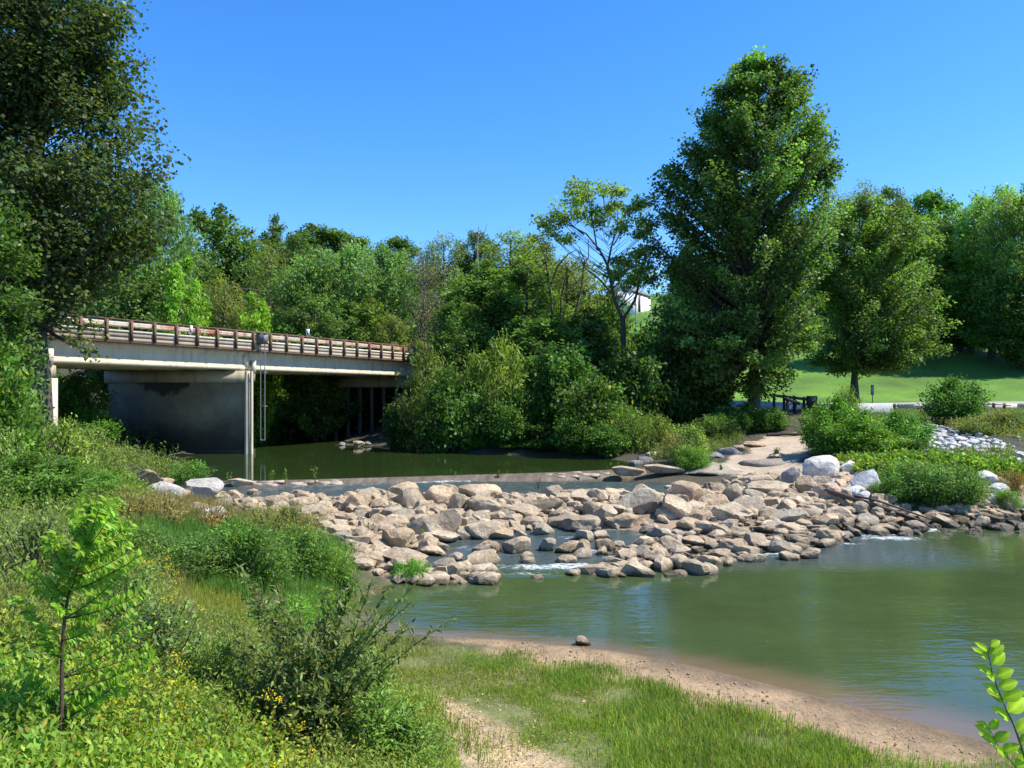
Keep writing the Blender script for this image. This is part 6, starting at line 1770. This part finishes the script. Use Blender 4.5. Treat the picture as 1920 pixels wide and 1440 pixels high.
# overhead wire crossing in front of the silver trees
A, B_ = at(430, 538, 70), at(900, 552, 88)
wire = thing('overhead_wire', A, 'thin overhead wire strung across the woods above the bridge', 'wire')
acc = Acc(); tube(acc, curve((0, 0, 0), B_ - A, np.array([0, 0, -1.2]), 24), .012, .012, 3); acc.obj('cable', GALV, wire)

# ------------------------------------------------------------------ driftwood and small growth on the rocks
DW = plain('wet_driftwood', (.085, .058, .042), .75, 0, .4, 9)
P0 = hitw(1548, 936); 
lg = thing('driftwood_log', (P0[0], P0[1], P0[2] + .3), 'long dark driftwood log lying across the rocks with an upright stub', 'driftwood')
O = np.array(lg.location)
pts = [np.array([*hitw(a, b)[:2], z]) for a, b, z in [(1548, 938, 1.02), (1590, 950, .86), (1630, 962, .68), (1672, 974, .46), (1722, 986, .18), (1752, 994, .05)]]
acc = Acc(); tube(acc, np.array(pts) - O, [.11, .105, .10, .09, .075, .05], None, 7, cap=True); acc.obj('trunk', DW, lg, True)
acc = Acc(); tube(acc, [pts[2] - O, pts[2] - O + np.array([.06, 0, .3]), pts[2] - O + np.array([.12, .05, .62])], .045, .02, 5, cap=True); acc.obj('stub', DW, lg, True)
acc = Acc(); tube(acc, [pts[3] - O, pts[3] - O + np.array([.35, -.5, -.12]), pts[3] - O + np.array([.85, -.9, -.28])], .05, .02, 5, cap=True); acc.obj('side_branch', DW, lg, True)
acc = Acc(); tube(acc, [pts[1] - O + np.array([.2, -.15, .08]), pts[2] - O + np.array([.3, -.2, .12]), pts[4] - O + np.array([.3, -.3, .10])], .055, .03, 5, cap=True); acc.obj('side_branch', DW, lg, True)
P0 = np.array(G(340, 854, UP))
br_ = thing('floating_branch', P0, 'pale branch lying in still water before the pier', 'driftwood')
acc = Acc(); tube(acc, [(-.75, 0, .0), (-.3, .1, .10), (.1, 0, .16), (.5, .1, .08), (.75, 0, .10)], .05, .02, 5); tube(acc, [(-.3, .1, .1), (.0, .1, .24), (.25, .1, .20)], .03, .012, 5); acc.obj('branch', DEADWOOD, br_, True)
P0 = hitw(1902, 976)
st = thing('bleached_stick', (P0[0], P0[1], P0[2]), 'bleached forked stick standing at the water at the picture edge', 'driftwood')
acc = Acc(); tube(acc, [(-.1, 0, -.1), (0, 0, .3), (.05, .05, .7), (.3, .1, 1.1)], .03, .012, 5); tube(acc, [(0, 0, .3), (.3, 0, .45), (.5, .1, .75)], .02, .01, 5); tube(acc, [(.02, .02, .5), (-.2, .1, .8)], .018, .008, 5); acc.obj('stick', DEADWOOD, st, True)
P0 = hit(1470, 818, d0=20)
lg = thing('fallen_log', (P0[0], P0[1], P0[2] + .1), 'weathered log lying across the top of the dirt path', 'driftwood')
acc = Acc(); tube(acc, [(-1.2, 0, 0), (0, .1, .05), (1.6, 0, .02)], .13, .10, 7, cap=True); acc.obj('trunk', TIMB, lg, True)
# orange-tinted stones at the top of the pile
P0 = hit(1535, 868, d0=25); D = P0[1]
for k, (px, w, lab) in enumerate(((1525, 26, 'orange stained stone left of its twin above the white boulders'), (1550, 30, 'larger orange stained stone by the vines above the white boulders'))):
    x = (px - 960) / F * D
    o = bpy.data.objects.new('boulder', RK['tan'][k + 2]); wm = w / F * D
    o.scale = (wm * .55, wm * .4, .2); o.location = (x, D + k * .2, h1(x, D) + .1); o.color = (1.55, 1.05, .55, 1); link(o); tag(o, lab, 'boulder', 'orange stained stones')

# thin weeds growing on the sill and among the rocks
rng = np.random.default_rng(123)
def sprig_plant(px, py, h, label, z=None, base=np.array([.12, .16, .05]), L=.14, W=.05, n=16):
    P = np.array(G(px, py, z)) if z is not None else hitw(px, py)
    t = thing('sprig', P, label, 'weed', 'thin weeds growing out of stone')
    leaf, wood = Acc(), Acc()
    for k in range(3):
        top = np.array([R.uniform(-.25, .25) * h, R.uniform(-.2, .2) * h, h * R.uniform(.7, 1)])
        pth = curve((0, 0, -.05), top, rng.normal(0, .05, 3), 6); tube(wood, pth, .012, .004, 3)
        m = n
        tt = rng.uniform(.2, 1, m); Pm = top * tt[:, None]
        kites(leaf, Pm, rng.normal(0, .7, (m, 3)) + np.array([0, 0, .4]), rng.normal(0, .5, (m, 3)) + np.array([0, 0, .7]), L * rng.uniform(.6, 1.1, m), W, leaf_cols(m, base, .2, .03))
    leaf.obj('foliage', LEAF, t); wood.obj('stem', STEM_BROWN, t)
sprig_plant(592, 905, 1.0, 'tallest thin weed standing on the weir crest', .85)
sprig_plant(505, 905, .6, 'short thin weed on the weir crest nearest the smooth stone', .85)
sprig_plant(535, 906, .65, 'thin weed on the weir crest between two others', .85)
sprig_plant(430, 905, .45, 'weed tuft beside the smooth stone on the weir', .88)
sprig_plant(935, 900, .5, 'thin reddish weed on the weir face at midstream', .7, np.array([.14, .11, .06]))
sprig_plant(735, 970, 1.0, 'thin leafy stem among tan rocks near the grassy bank', None, L=.10, W=.03)
sprig_plant(690, 1010, .9, 'thin dry stem leaning over the lowest tan rocks', None, np.array([.14, .13, .06]), .10, .03)
sprig_plant(795, 1015, .4, 'small weed between two tan rocks by the rapids', None)
sprig_plant(1010, 915, .5, 'dead grey weed tuft at the top of the rock pile', None, np.array([.12, .10, .07]), .10, .02)
sprig_plant(1350, 885, .35, 'small green weed on the flat stone shelf', None)
sprig_plant(1455, 858, .5, 'green weed tuft growing on the grey stone step', None, np.array([.08, .13, .05]), .2, .04, 40)
print('objects', len(bpy.data.objects), 'tris', sum(len(m.loops) - 2 * len(m.polygons) for m in bpy.data.meshes))
